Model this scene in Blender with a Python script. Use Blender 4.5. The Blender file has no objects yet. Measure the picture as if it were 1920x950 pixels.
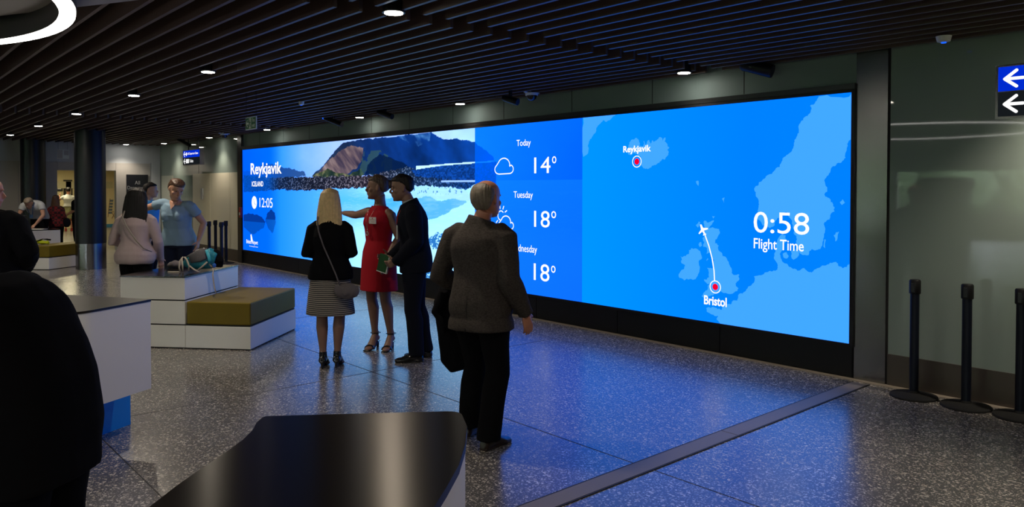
import bpy, bmesh, math, random
import numpy as np
from mathutils import Vector, Matrix, noise
from math import sin, cos, pi, radians as R
random.seed(7)
SC = bpy.context.scene
COL = SC.collection

# ---------------------------------------------------------------- camera
F_PX, YAW, PITCH, ROLL, CY, HC = 1415.83, .8473, .0203, .0009, 381.48, 1.64
fw = Vector((-sin(YAW)*cos(PITCH), cos(YAW)*cos(PITCH), -sin(PITCH)))
r0 = Vector((cos(YAW), sin(YAW), 0)); u0 = r0.cross(fw)
rt = r0*cos(ROLL)+u0*sin(ROLL); up = -r0*sin(ROLL)+u0*cos(ROLL)
cd = bpy.data.cameras.new('camera'); cam = bpy.data.objects.new('camera', cd); COL.objects.link(cam)
cam.matrix_world = Matrix(((rt.x, up.x, -fw.x, 0), (rt.y, up.y, -fw.y, 0), (rt.z, up.z, -fw.z, HC), (0, 0, 0, 1)))
cd.sensor_width = 36; cd.sensor_fit = 'HORIZONTAL'; cd.lens = F_PX/1920*36; cd.shift_y = -(475-CY)/1920
cd.clip_end = 200; cd.clip_start = .05
SC.camera = cam
RH = Vector((cos(YAW), sin(YAW), 0)); FH = Vector((-sin(YAW), cos(YAW), 0))
def ray(x, y): return fw + rt*((x-960)/F_PX) + up*((CY-y)/F_PX)
def atz(x, y, z=0):                      # the point of height z seen at a pixel
    d = ray(x, y); return Vector((0, 0, HC)) + d*((z-HC)/d.z)
def aty(x, y, Y):
    d = ray(x, y); return Vector((0, 0, HC)) + d*(Y/d.y)
def atx(x, y, X):
    d = ray(x, y); return Vector((0, 0, HC)) + d*(X/d.x)
def atd(x, y, D): return Vector((0, 0, HC)) + ray(x, y)*D
def gp(x, D):                            # a floor point at depth D
    p = atd(x, 353, D); return Vector((p.x, p.y, 0))

# ---------------------------------------------------------------- materials
def lin(c):
    if isinstance(c, str): c = [int(c[i:i+2], 16)/255 for i in (0, 2, 4)]
    return tuple(((v/12.92) if v <= .04045 else ((v+.055)/1.055)**2.4) for v in c[:3])
def nd(t, typ, **k):
    n = t.nodes.new(typ)
    for a, v in k.items():
        if a in n.inputs: n.inputs[a].default_value = v
        else: setattr(n, a, v)
    return n
def mat(name, col, rough=.5, metal=0, spec=.5, bump=0, bscale=60, vary=0, vscale=4, coat=0, sheen=0):
    m = bpy.data.materials.new(name); m.use_nodes = True; t = m.node_tree
    b = t.nodes['Principled BSDF']
    c = (*[max(v, 0) for v in (lin(col) if isinstance(col, str) else col)], 1)
    b.inputs['Base Color'].default_value = c
    b.inputs['Roughness'].default_value = rough; b.inputs['Metallic'].default_value = metal
    b.inputs['Specular IOR Level'].default_value = spec
    if coat: b.inputs['Coat Weight'].default_value = coat; b.inputs['Coat Roughness'].default_value = .05
    if sheen: b.inputs['Sheen Weight'].default_value = sheen
    if bump or vary:
        tc = nd(t, 'ShaderNodeTexCoord')
    if bump:
        n = nd(t, 'ShaderNodeTexNoise', Scale=bscale, Detail=4.0); t.links.new(tc.outputs['Object'], n.inputs['Vector'])
        bp = nd(t, 'ShaderNodeBump', Strength=bump, Distance=.01); t.links.new(n.outputs['Fac'], bp.inputs['Height'])
        t.links.new(bp.outputs['Normal'], b.inputs['Normal'])
    if vary:
        n = nd(t, 'ShaderNodeTexNoise', Scale=vscale, Detail=3.0); t.links.new(tc.outputs['Object'], n.inputs['Vector'])
        mx = nd(t, 'ShaderNodeMix', data_type='RGBA'); t.links.new(n.outputs['Fac'], mx.inputs['Factor'])
        mx.inputs[6].default_value = (*[v*(1-vary) for v in c[:3]], 1); mx.inputs[7].default_value = (*[v*(1+vary) for v in c[:3]], 1)
        t.links.new(mx.outputs[2], b.inputs['Base Color'])
    return m
def emit(name, col, s=1):
    m = bpy.data.materials.new(name); m.use_nodes = True; t = m.node_tree; t.nodes.clear()
    e = nd(t, 'ShaderNodeEmission', Strength=s); e.inputs['Color'].default_value = (*(lin(col) if isinstance(col, str) else col), 1)
    o = nd(t, 'ShaderNodeOutputMaterial'); t.links.new(e.outputs[0], o.inputs[0]); return m

M = {}
M['slat'] = mat('slat_wood', (.10, .066, .050), .5, bump=.15, bscale=30)
M['void'] = mat('ceiling_void', (.006, .006, .006), .9)
M['plaster'] = mat('grey_plasterboard', (.35, .33, .32), .8)
M['wallglass'] = mat('back_painted_glass', (.25, .31, .285), .03, spec=.45)
M['wallupper'] = mat('glass_fascia', (.20, .26, .26), .6, spec=.3)
M['wallpale'] = mat('pale_wall', (.46, .49, .53), .7, vary=.05)
M['wallpanel'] = mat('grey_panel', (.40, .385, .37), .55)
M['cream'] = mat('cream_reflection', (.80, .76, .62), .12, spec=.5)
M['bronze'] = mat('bronze_skirting', (.10, .083, .072), .32, metal=.6)
M['steel'] = mat('brushed_steel', (.22, .215, .21), .2, metal=.95, bump=.03, bscale=200)
M['steeldark'] = mat('dark_steel', (.05, .05, .052), .3, metal=.8)
M['black'] = mat('black_paint', (.005, .005, .006), .45, spec=.3)
M['blackmatt'] = mat('black_matt', (.006, .006, .007), .8)
M['column'] = mat('dark_column', (.006, .007, .008), .38, spec=.35)
M['white'] = mat('white_laminate', (.82, .80, .77), .38)
M['gap'] = mat('shadow_gap', (.01, .01, .01), .8)
M['olive'] = mat('olive_vinyl', (.17, .120, .005), .55, spec=.3, bump=.12, bscale=25, vary=.12)
M['bluelam'] = mat('blue_plinth', (.006, .27, .90), .35)
M['worktop'] = mat('dark_brushed_worktop', (.030, .025, .021), .30, metal=.5, spec=.5)
M['worktopgloss'] = mat('dark_gloss_worktop', (.012, .011, .011), .12, metal=0, spec=.5)
M['skin'] = mat('skin', (.45, .24, .16), .5, vary=.1)
M['skinred'] = mat('skin_ruddy', (.50, .21, .13), .42, vary=.1)
M['skinbacklit'] = mat('skin_backlit', (.22, .115, .075), .5)  # skin tone darkened to stand in for backlight from the screen
M['hairblonde'] = mat('hair_blonde', (.60, .42, .20), .5, vary=.35, vscale=40)
M['hairdark'] = mat('hair_dark', (.007, .005, .0045), .6, spec=.3)
M['hairbrown'] = mat('hair_brown', (.07, .033, .018), .45, vary=.4, vscale=40)
M['hairgrey'] = mat('hair_grey', (.17, .135, .10), .6, vary=.5, vscale=60)
M['hairfair'] = mat('hair_dark_blonde', (.07, .042, .025), .5, vary=.4, vscale=50)
M['navy'] = mat('navy_cloth', (.005, .006, .011), .95, bump=.1, bscale=60, spec=.12)
M['blackcloth'] = mat('black_cloth', (.0035, .0035, .0045), .95, spec=.1, bump=.1, bscale=40)
M['red'] = mat('red_dress', (.38, .007, .018), .85, spec=.2, bump=.1, bscale=200)
M['jeans'] = mat('dark_jeans', (.007, .010, .026), .9, spec=.2, bump=.2, bscale=200)
M['tee'] = mat('blue_tshirt', (.20, .31, .42), .85, bump=.1, bscale=200)
M['brightblue'] = mat('bright_blue_shirt', (.03, .22, .55), .8)
M['whiteshirt'] = mat('white_shirt', (.40, .42, .45), .8)
M['leather'] = mat('black_leather', (.006, .006, .006), .16, spec=.6)
M['taupe'] = mat('grey_suede', (.10, .085, .09), .8, bump=.2)
M['strap'] = mat('beige_webbing', (.33, .29, .25), .8, bump=.2)
M['teal'] = mat('teal_nylon', (.010, .20, .26), .5, bump=.1)
M['mesh'] = mat('grey_mesh_fabric', (.09, .085, .095), .7, bump=.3, bscale=150)
M['hivis'] = mat('hi_vis_yellow', (.55, .62, .01), .6)
M['eyew'] = mat('eye', (.02, .015, .01), .2)
M['green'] = mat('green_folder', (.008, .065, .014), .5)
M['paper'] = mat('paper', (.6, .6, .58), .8)
M['gold'] = mat('silver_pendant', (.6, .6, .55), .25, metal=.9)
M['exitgreen'] = mat('exit_green', (.004, .13, .055), .5)
M['exitwhite'] = mat('exit_white', (.62, .68, .64), .5)
M['redplastic'] = mat('red_plastic', (.35, .01, .01), .4)
M['signblack'] = mat('sign_black', (.006, .007, .010), .4)
M['wallwarm'] = mat('corridor_wall', (.72, .62, .36), .7)
M['teals'] = mat('teal_band', (.02, .25, .22), .6)
M['led'] = emit('downlight_led', (1, .93, .80), 60)
M['ring'] = emit('ring_light_diffuser', (1, .96, .90), 7.5)
M['signblue'] = emit('sign_blue', (.0, .025, .62), 1)
M['signdark'] = emit('sign_dark', (.008, .010, .012), 1)
M['signwhite'] = emit('sign_white', (1, 1, 1), 1.1)
M['blueled'] = emit('blue_led', (.01, .12, 1), 1.2)
M['corrlight'] = emit('corridor_light', (1, .9, .55), 6)

def m_knit(name, c1, c2, scale, vec=(0, 0, 1), rough=.9):
    m = bpy.data.materials.new(name); m.use_nodes = True; t = m.node_tree; b = t.nodes['Principled BSDF']
    tc = nd(t, 'ShaderNodeTexCoord'); w = nd(t, 'ShaderNodeTexWave', Scale=scale, Distortion=.4, wave_type='BANDS', bands_direction='Z')
    w.inputs['Detail Scale'].default_value = 2
    t.links.new(tc.outputs['Object'], w.inputs['Vector'])
    cr = nd(t, 'ShaderNodeValToRGB'); cr.color_ramp.elements[0].color = (*c1, 1); cr.color_ramp.elements[1].color = (*c2, 1)
    cr.color_ramp.elements[0].position = .45; cr.color_ramp.elements[1].position = .6
    t.links.new(w.outputs['Fac'], cr.inputs[0]); t.links.new(cr.outputs[0], b.inputs['Base Color']); b.inputs['Roughness'].default_value = rough
    return m
M['sweater'] = m_knit('pink_grey_ribbed_knit', (.33, .25, .25), (.43, .34, .34), 45)
M['stripe'] = m_knit('striped_skirt', (.010, .010, .012), (.32, .28, .24), 17)
def m_tweed(name, a, b_, c):
    m = bpy.data.materials.new(name); m.use_nodes = True; t = m.node_tree; b = t.nodes['Principled BSDF']
    tc = nd(t, 'ShaderNodeTexCoord')
    n1 = nd(t, 'ShaderNodeTexNoise', Scale=90, Detail=5.0); mp = nd(t, 'ShaderNodeMapping'); mp.inputs['Scale'].default_value = (.8, .8, 1.7)
    t.links.new(tc.outputs['Object'], mp.inputs['Vector']); t.links.new(mp.outputs[0], n1.inputs['Vector'])
    cr = nd(t, 'ShaderNodeValToRGB'); cr.color_ramp.elements[0].color = (*a, 1); cr.color_ramp.elements[0].position = .35
    cr.color_ramp.elements[1].color = (*b_, 1); cr.color_ramp.elements[1].position = .65
    t.links.new(n1.outputs['Fac'], cr.inputs[0]); t.links.new(cr.outputs[0], b.inputs['Base Color']); b.inputs['Roughness'].default_value = .95; b.inputs['Specular IOR Level'].default_value = .15
    bp = nd(t, 'ShaderNodeBump', Strength=.3, Distance=.005); t.links.new(n1.outputs['Fac'], bp.inputs['Height']); t.links.new(bp.outputs[0], b.inputs['Normal'])
    return m
M['tweed'] = m_tweed('brown_grey_tweed', (.036, .030, .027), (.068, .057, .051), 0)
def m_plaid():
    m = bpy.data.materials.new('red_plaid'); m.use_nodes = True; t = m.node_tree; b = t.nodes['Principled BSDF']
    tc = nd(t, 'ShaderNodeTexCoord'); ck = nd(t, 'ShaderNodeTexChecker', Scale=14)
    ck.inputs['Color1'].default_value = (.16, .008, .012, 1); ck.inputs['Color2'].default_value = (.02, .004, .006, 1)
    t.links.new(tc.outputs['Object'], ck.inputs['Vector']); t.links.new(ck.outputs[0], b.inputs['Base Color']); b.inputs['Roughness'].default_value = .9
    return m
M['plaid'] = m_plaid()
def m_floor():
    m = bpy.data.materials.new('terrazzo'); m.use_nodes = True; t = m.node_tree; b = t.nodes['Principled BSDF']; L = t.links.new
    tc = nd(t, 'ShaderNodeTexCoord')
    def layer(scale, lo, hi, rot):
        mp = nd(t, 'ShaderNodeMapping'); mp.inputs['Scale'].default_value = (1, 1, 1); mp.inputs['Rotation'].default_value = (0, 0, rot)
        L(tc.outputs['Object'], mp.inputs['Vector'])
        ns = nd(t, 'ShaderNodeTexNoise', Scale=scale*1.3, Detail=1.0); L(mp.outputs[0], ns.inputs['Vector'])
        ad = nd(t, 'ShaderNodeVectorMath', operation='MULTIPLY_ADD'); L(ns.outputs['Color'], ad.inputs[0]); ad.inputs[1].default_value = (.018,)*3; L(mp.outputs[0], ad.inputs[2])
        v = nd(t, 'ShaderNodeTexVoronoi', Scale=scale, voronoi_dimensions='2D', feature='F1'); L(ad.outputs[0], v.inputs['Vector'])
        # per-cell size
        sp = nd(t, 'ShaderNodeSeparateColor'); L(v.outputs['Color'], sp.inputs[0])
        th = nd(t, 'ShaderNodeMapRange'); L(sp.outputs[0], th.inputs[0]); th.inputs[1].default_value = .35; th.inputs[3].default_value = -.02; th.inputs[4].default_value = hi
        lt = nd(t, 'ShaderNodeMath', operation='LESS_THAN'); L(v.outputs['Distance'], lt.inputs[0]); L(th.outputs[0], lt.inputs[1])
        return lt, sp
    a, sa = layer(50, 0, .44, .3); c, sc_ = layer(95, 0, .42, 1.1)
    mxa = nd(t, 'ShaderNodeMath', operation='MAXIMUM'); L(a.outputs[0], mxa.inputs[0]); L(c.outputs[0], mxa.inputs[1])
    cr = nd(t, 'ShaderNodeValToRGB'); L(sa.outputs[1], cr.inputs[0])
    cr.color_ramp.elements[0].color = (.28, .25, .215, 1); cr.color_ramp.elements[1].color = (.68, .62, .55, 1)
    nb = nd(t, 'ShaderNodeTexNoise', Scale=2.0, Detail=4.0); L(tc.outputs['Object'], nb.inputs['Vector'])
    bc = nd(t, 'ShaderNodeValToRGB'); L(nb.outputs['Fac'], bc.inputs[0]); bc.color_ramp.elements[0].color = (.080, .076, .076, 1); bc.color_ramp.elements[1].color = (.115, .109, .106, 1)
    mx = nd(t, 'ShaderNodeMix', data_type='RGBA'); L(mxa.outputs[0], mx.inputs['Factor']); L(bc.outputs[0], mx.inputs[6]); L(cr.outputs[0], mx.inputs[7])
    L(mx.outputs[2], b.inputs['Base Color'])
    n2 = nd(t, 'ShaderNodeTexNoise', Scale=.9, Detail=3.0); L(tc.outputs['Object'], n2.inputs['Vector'])
    rr = nd(t, 'ShaderNodeMapRange'); L(n2.outputs['Fac'], rr.inputs[0]); rr.inputs[3].default_value = .21; rr.inputs[4].default_value = .30
    L(rr.outputs[0], b.inputs['Roughness']); b.inputs['IOR'].default_value = 1.75; b.inputs['Specular IOR Level'].default_value = .7
    return m
M['floor'] = m_floor()
M['joint'] = mat('floor_joint', (.018, .017, .017), .6)
M['strip'] = mat('metal_threshold', (.20, .175, .155), .5, metal=0, bump=.05, bscale=80)
def m_vcol(name, s):
    m = bpy.data.materials.new(name); m.use_nodes = True; t = m.node_tree; t.nodes.clear()
    a = nd(t, 'ShaderNodeVertexColor'); a.layer_name = 'picture'
    e = nd(t, 'ShaderNodeEmission', Strength=s); t.links.new(a.outputs[0], e.inputs[0])
    o = nd(t, 'ShaderNodeOutputMaterial'); t.links.new(e.outputs[0], o.inputs[0]); return m

# ---------------------------------------------------------------- mesh helpers
class MB:
    def __init__(s): s.v = []; s.f = []; s.mi = []; s.cur = 0
    def add(s, vs, fs):
        o = len(s.v); s.v += [tuple(v) for v in vs]; s.f += [tuple(o+i for i in f) for f in fs]; s.mi += [s.cur]*len(fs)
    def box(s, a, b):
        x0, y0, z0 = [min(p, q) for p, q in zip(a, b)]; x1, y1, z1 = [max(p, q) for p, q in zip(a, b)]
        s.add([(x0,y0,z0),(x1,y0,z0),(x1,y1,z0),(x0,y1,z0),(x0,y0,z1),(x1,y0,z1),(x1,y1,z1),(x0,y1,z1)],
              [(0,3,2,1),(4,5,6,7),(0,1,5,4),(1,2,6,5),(2,3,7,6),(3,0,4,7)]); return s
    def prism(s, pts, z0, z1):            # outline in plan (counter-clockwise), extruded upwards
        ar = sum(pts[i][0]*pts[(i+1) % len(pts)][1]-pts[(i+1) % len(pts)][0]*pts[i][1] for i in range(len(pts)))
        if ar < 0: pts = pts[::-1]
        n = len(pts); s.add([(p[0], p[1], z0) for p in pts]+[(p[0], p[1], z1) for p in pts],
              [tuple(range(n-1, -1, -1)), tuple(range(n, 2*n))]+[(i, (i+1) % n, n+(i+1) % n, n+i) for i in range(n)]); return s
    def wallprism(s, pts, y0, y1):        # outline in (x, z), thickness along y
        n = len(pts); s.add([(p[0], y0, p[1]) for p in pts]+[(p[0], y1, p[1]) for p in pts],
              [tuple(range(n)), tuple(range(2*n-1, n-1, -1))]+[(i, n+i, n+(i+1) % n, (i+1) % n) for i in range(n)]); return s
    def ring(s, pts, n=12): pass
    def lathe(s, prof, c=(0, 0, 0), n=32, ax=None):
        rows = []
        vs = []
        for r_, z in prof:
            for k in range(n): a = 2*pi*k/n; vs.append(Vector((r_*cos(a), r_*sin(a), z)))
        if ax is not None:
            q = Vector((0, 0, 1)).rotation_difference(Vector(ax)); vs = [q @ v for v in vs]
        vs = [v+Vector(c) for v in vs]
        fs = [(i*n+k, i*n+(k+1) % n, (i+1)*n+(k+1) % n, (i+1)*n+k) for i in range(len(prof)-1) for k in range(n)]
        fs += [tuple(range(n-1, -1, -1)), tuple((len(prof)-1)*n+k for k in range(n))]
        s.add(vs, fs); return s
    def loft(s, pts, rad, side=(1, 0, 0), n=14, sq=2.0, cap=True):
        pts = [Vector(p) for p in pts]; N = len(pts); vs = []
        side = Vector(side)
        for i, p in enumerate(pts):
            tg = (pts[min(i+1, N-1)]-pts[max(i-1, 0)]).normalized()
            sd = side-tg*side.dot(tg)
            if sd.length < 1e-4: sd = Vector((0, 1, 0))-tg*tg.y
            sd.normalize(); ot = tg.cross(sd)
            r_ = rad[i]; rx, ry = (r_, r_) if not isinstance(r_, (tuple, list)) else r_[:2]
            for k in range(n):
                a = 2*pi*k/n; ca, sa = cos(a), sin(a)
                e = 2/sq
                vs.append(p+sd*(rx*math.copysign(abs(ca)**e, ca))+ot*(ry*math.copysign(abs(sa)**e, sa)))
        fs = [(i*n+k, i*n+(k+1) % n, (i+1)*n+(k+1) % n, (i+1)*n+k) for i in range(N-1) for k in range(n)]
        if cap:
            fs += [tuple(range(n-1, -1, -1)), tuple((N-1)*n+k for k in range(n))]
        s.add(vs, fs); return s
    def cap_loft(s, a, b, ra, rb, n=10, side=(1, 0, 0)):   # a limb segment with rounded ends
        a, b = Vector(a), Vector(b); d = (b-a).normalized()
        s.loft([a-d*ra*.85, a-d*ra*.5, a, b, b+d*rb*.5, b+d*rb*.85], [ra*.45, ra*.85, ra, rb, rb*.85, rb*.45], side, n); return s
    def ell(s, c, r_, n=14, rot=None):
        c = Vector(c); vs = []; m_ = n//2+1
        for i in range(1, m_):
            th = pi*i/m_
            for k in range(n):
                a = 2*pi*k/n; v = Vector((r_[0]*sin(th)*cos(a), r_[1]*sin(th)*sin(a), r_[2]*cos(th)))
                if rot: v = rot @ v
                vs.append(c+v)
        fs = [(i*n+k, (i+1)*n+k, (i+1)*n+(k+1) % n, i*n+(k+1) % n) for i in range(m_-2) for k in range(n)]
        fs += [tuple(range(n)), tuple((m_-2)*n+k for k in range(n-1, -1, -1))]
        s.add(vs, fs); return s
    def mesh(s, name):
        me = bpy.data.meshes.new(name); me.from_pydata(s.v, [], s.f); me.update(); return me
    def build(s, name, m, parent=None, smooth=False, bevel=0, weld=False):
        me = s.mesh(name)
        ms = m if isinstance(m, (list, tuple)) else [m]
        for q in ms: me.materials.append(q)
        if len(ms) > 1: me.polygons.foreach_set('material_index', s.mi)
        if smooth: me.shade_smooth() if hasattr(me, 'shade_smooth') else None
        o = bpy.data.objects.new(name, me); COL.objects.link(o)
        if bevel:
            bm = bmesh.new(); bm.from_mesh(me)
            bmesh.ops.bevel(bm, geom=[e for e in bm.edges if e.calc_face_angle(0) > .5], offset=bevel, segments=3, affect='EDGES', profile=.5, clamp_overlap=True)
            bm.to_mesh(me); bm.free()
        if parent is not None:
            o.parent = parent; o.matrix_parent_inverse = parent.matrix_basis.inverted()
        return o
def smooth_angle(o, ang=35):
    me = o.data; me.shade_smooth()
    try: me.set_sharp_from_angle(angle=R(ang))
    except Exception: pass
def tag(o, label=None, cat=None, group=None, kind=None):
    if label: o['label'] = label
    if cat: o['category'] = cat
    if group: o['group'] = group
    if kind: o['kind'] = kind
    return o
def empty(name, loc=(0, 0, 0), rz=0, **k):
    o = bpy.data.objects.new(name, None); COL.objects.link(o); o.location = loc; o.rotation_euler = (0, 0, rz); o.empty_display_size = .1
    bpy_update(o); return tag(o, **k)
def bpy_update(o): o.matrix_basis = Matrix.LocRotScale(o.location, o.rotation_euler, o.scale)
def local(o, parent):                    # a mesh written in its parent's own coordinates
    o.parent = parent; o.matrix_parent_inverse = Matrix.Identity(4); return o
def remesh(mb, name, m, parent, voxel=.008, smooth=4, fold=0, fscale=6, fdir=None):
    me = mb.mesh(name); o = bpy.data.objects.new(name, me); COL.objects.link(o)
    md = o.modifiers.new('r', 'REMESH'); md.mode = 'VOXEL'; md.voxel_size = voxel; md.adaptivity = 0
    sm = o.modifiers.new('s', 'SMOOTH'); sm.factor = .5; sm.iterations = smooth
    dg = bpy.context.evaluated_depsgraph_get(); ev = o.evaluated_get(dg)
    nm = bpy.data.meshes.new_from_object(ev); bpy.data.objects.remove(o); bpy.data.meshes.remove(me)
    nm.name = name
    if fold:
        no = [v.normal.copy() for v in nm.vertices]
        for v, q in zip(nm.vertices, no):
            c = v.co; f_ = fdir or (1, 1, .45)
            p = Vector((c.x*fscale*f_[0], c.y*fscale*f_[1], c.z*fscale*f_[2]))
            a = 1-abs(noise.noise(p)); b_ = 1-abs(noise.noise(p*2.1+Vector((7, 3, 1))))
            v.co = c+q*(fold*((a-.75)*1.2+(b_-.75)*.6))
    nm.materials.clear(); nm.materials.append(m); nm.shade_smooth()
    o = bpy.data.objects.new(name, nm); COL.objects.link(o)
    if parent is not None: local(o, parent)
    return o
def text(body, name, m, parent, box, Y, depth=.002, bold=0, fit='both', spacing=1.0, facing='y'):
    """letters fitted into a box (u0, u1, z0, z1) on a wall facing -Y (or +X)"""
    cu = bpy.data.curves.new(name, 'FONT'); cu.body = body; cu.offset = bold; cu.extrude = depth/2; cu.space_character = spacing; cu.resolution_u = 4
    o = bpy.data.objects.new(name, cu); COL.objects.link(o)
    dg = bpy.context.evaluated_depsgraph_get(); me = bpy.data.meshes.new_from_object(o.evaluated_get(dg)); bpy.data.objects.remove(o)
    vs = np.empty(len(me.vertices)*3); me.vertices.foreach_get('co', vs); vs = vs.reshape(-1, 3)
    a, b_ = vs.min(0), vs.max(0)
    u0_, u1_, z0, z1 = box
    sx = (u1_-u0_)/(b_[0]-a[0]); sz = (z1-z0)/(b_[1]-a[1])
    out = np.zeros_like(vs)
    if facing == 'y':
        out[:, 0] = u0_+(vs[:, 0]-a[0])*sx; out[:, 2] = z0+(vs[:, 1]-a[1])*sz; out[:, 1] = Y-vs[:, 2]
    else:                                 # faces +X; u runs along +Y
        out[:, 1] = u0_+(vs[:, 0]-a[0])*sx; out[:, 2] = z0+(vs[:, 1]-a[1])*sz; out[:, 0] = Y+vs[:, 2]
    me.vertices.foreach_set('co', out.ravel()); me.update()
    me.materials.clear(); me.materials.append(m)
    o = bpy.data.objects.new(name, me); COL.objects.link(o)
    if parent is not None: o.parent = parent; o.matrix_parent_inverse = parent.matrix_basis.inverted()
    return o
# ================================================================ SETTING
DW = 6.516; ZC = 2.79
fl = MB(); fl.box((-36, -16.2, -.2), (12, 12, 0)); tag(fl.build('floor', M['floor']), kind='structure')
j = MB()
for x in (-24.3, -21.2, -18.1, -15.05, -11.98, -8.92, -5.86, .2, 3.2): j.box((x-.0028, -12, 0), (x+.0028, 6.42, .0012))
for y in (-10.1, -7.8, -5.56, -3.3, -1.03, 1.24, 3.51, 5.78): j.box((-22, y-.0028, 0), (8, y+.0028, .0012))
tag(j.build('trim_1', M['joint']), 'dark joint lines between the terrazzo floor slabs', kind='structure')
s = MB()
y = -3.4
for i in range(5):
    s.box((-2.86, y+.004, 0), (-2.735, y+1.95, .006)); y += 1.954
s.cur = 1; s.box((-2.872, -3.4, 0), (-2.862, 6.4, .005)); s.box((-2.733, -3.4, 0), (-2.723, 6.4, .005))
tag(s.build('trim_2', [M['strip'], M['joint']]), 'metal threshold strip across the terrazzo floor', kind='structure')
s = MB(); s.box((-22, 6.43, 0), (8, DW, .004)); M['border'] = mat('pale_floor_border', (.22, .19, .155), .5, vary=.2, vscale=8)
tag(s.build('trim_3', M['border']), kind='structure')
# walls
w = MB(); w.box((-22, DW, .262), (-16.44, DW+.15, 3.3)); w.box((-2.63, DW, .262), (9, DW+.15, 3.3))
w.cur = 2; w.box((-16.2, DW, 2.545), (-2.91, DW+.15, 3.3)); w.cur = 1; w.box((-16.44, DW+.02, 0), (-2.63, DW+.15, 2.545))
tag(w.build('wall_north', [M['wallglass'], M['black'], M['wallupper']]), kind='structure')
sm = MB()
for x in (-15.35, -14.2, -13.1, -11.98, -10.87, -9.76, -8.65, -7.54, -6.3, -5.1, -3.995): sm.box((x-.004, DW-.002, 2.55), (x+.004, DW, 3.2))
for x in (-1.05, 2.2, 5.4, -19.0): sm.box((x-.004, DW-.002, .27), (x+.004, DW, 3.2))
tag(sm.build('trim_4', M['gap']), kind='structure')
b = MB(); b.box((-22, DW-.012, 0), (-16.44, DW+.1, .262)); b.box((-2.63, DW-.012, 0), (9, DW+.1, .262))
tag(b.build('baseboard_north', M['bronze']), kind='structure')
# brushed steel pilaster right of the screen and slim post left of it
p = MB(); p.box((-2.905, DW-.018, 0), (-2.645, DW+.1, ZC+.2)); p.cur = 1; p.box((-2.645, DW-.006, 0), (-2.63, DW+.1, ZC+.2))
tag(p.build('trim_5', [M['steel'], M['gap']]), 'brushed steel pilaster at the right end of the video wall', kind='structure')
p = MB(); p.box((-16.44, DW-.05, 0), (-16.22, DW+.1, ZC+.2)); tag(p.build('trim_6', M['steeldark']), 'dark metal post at the left end of the video wall', kind='structure')
# black kickboard under the screen
k = MB(); xs = [-16.21+1.33*i for i in range(10)]+[-2.92]
for a, c in zip(xs[:-1], xs[1:]): k.box((a+.004, DW-.012, .012), (c-.004, DW+.02, .275))
k.cur = 1; k.box((-16.21, DW, 0), (-2.92, DW+.05, .3))
tag(k.build('baseboard_screen', [M['black'], M['gap']]), kind='structure')
# west wall with the corridor opening
yo0, yo1 = 4.04, 5.39
w = MB(); w.box((-22.15, -16, 0), (-22, yo0, 3.3)); w.box((-22.15, yo1, 0), (-22, DW+.15, 3.3)); w.box((-22.15, DW+.15, 0), (-22, 11.1, 2.7)); w.box((-22.15, yo0, 2.09), (-22, yo1, 3.3))
tag(w.build('wall_west', M['wallpale']), kind='structure')
pn = MB()
for a, c in ((2.2, 3.2), (3.2, yo0), (yo1, 6.25)): pn.box((-22, a+.006, .0), (-21.98, c-.006, 2.3))
pn.box((-22, yo0, 2.1), (-21.98, yo1, 2.3)); tag(pn.build('trim_7', M['wallpanel']), kind='structure')
pn = MB(); pn.box((-22, 6.27, 0), (-21.96, 6.5, 2.32)); tag(pn.build('trim_8', M['wallpale']), kind='structure')
# corridor behind
w = MB(); w.box((-35, 2.0, 0), (-34.8, 11.1, 2.7)); w.box((-34.8, 2.0, 0), (-22.15, 2.1, 2.7)); w.box((-34.8, 11, 0), (-22.15, 11.1, 2.7))
tag(w.build('wall_corridor', M['wallwarm']), kind='structure')
w = MB(); w.box((-35, 2.0, 2.5), (-22.15, 11.1, 2.7)); tag(w.build('ceiling_corridor', M['wallwarm']), kind='structure')
for i, (x, y) in enumerate(((-25, 4.9), (-28.5, 4.6), (-28.5, 6.6), (-32, 5.2), (-32, 7.2))):
    t = empty('ceiling_light', (x, y, 2.5), label='square lit ceiling light inside the warm yellow corridor', cat='light', group='ceiling lights in the corridor')
    q = MB(); q.box((-.32, -.32, -.03), (.32, .32, 0)); local(q.build('frame', M['white']), t)
    q = MB(); q.box((-.29, -.29, -.034), (.29, .29, -.028)); local(q.build('diffuser', M['corrlight']), t)
for x, y in ((-25, 5), (-29, 5.4), (-32.6, 6)):
    ld = bpy.data.lights.new('corridor_lamp', 'AREA'); ld.energy = 42; ld.size = .6; ld.color = (1, .88, .55)
    lo = bpy.data.objects.new('corridor_lamp', ld); COL.objects.link(lo); lo.location = (x, y, 2.44)
# south and east walls, windows behind the camera
w = MB(); Yb = -16
w.box((-22.15, Yb-.2, 0), (9, Yb, .78)); w.box((-22.15, Yb-.2, 2.25), (9, Yb, 3.3))
for x in (-22, -18.4, -14.6, -11.6, -7.0, -2.6, 2.5, 8.8): w.box((x-.12, Yb-.2, .78), (x+.12, Yb, 2.25))
tag(w.build('wall_south', M['wallpanel']), kind='structure')
w = MB(); w.box((9, Yb, 0), (9.15, DW+.15, 3.3)); tag(w.build('wall_east', M['wallpanel']), kind='structure')
gm = bpy.data.materials.new('window_pane'); gm.use_nodes = True; t = gm.node_tree; t.nodes.clear()
tr = nd(t, 'ShaderNodeBsdfTransparent'); gl = nd(t, 'ShaderNodeBsdfGlossy', Roughness=.02); fr = nd(t, 'ShaderNodeFresnel', IOR=1.45); mxs = nd(t, 'ShaderNodeMixShader'); oo = nd(t, 'ShaderNodeOutputMaterial')
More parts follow.
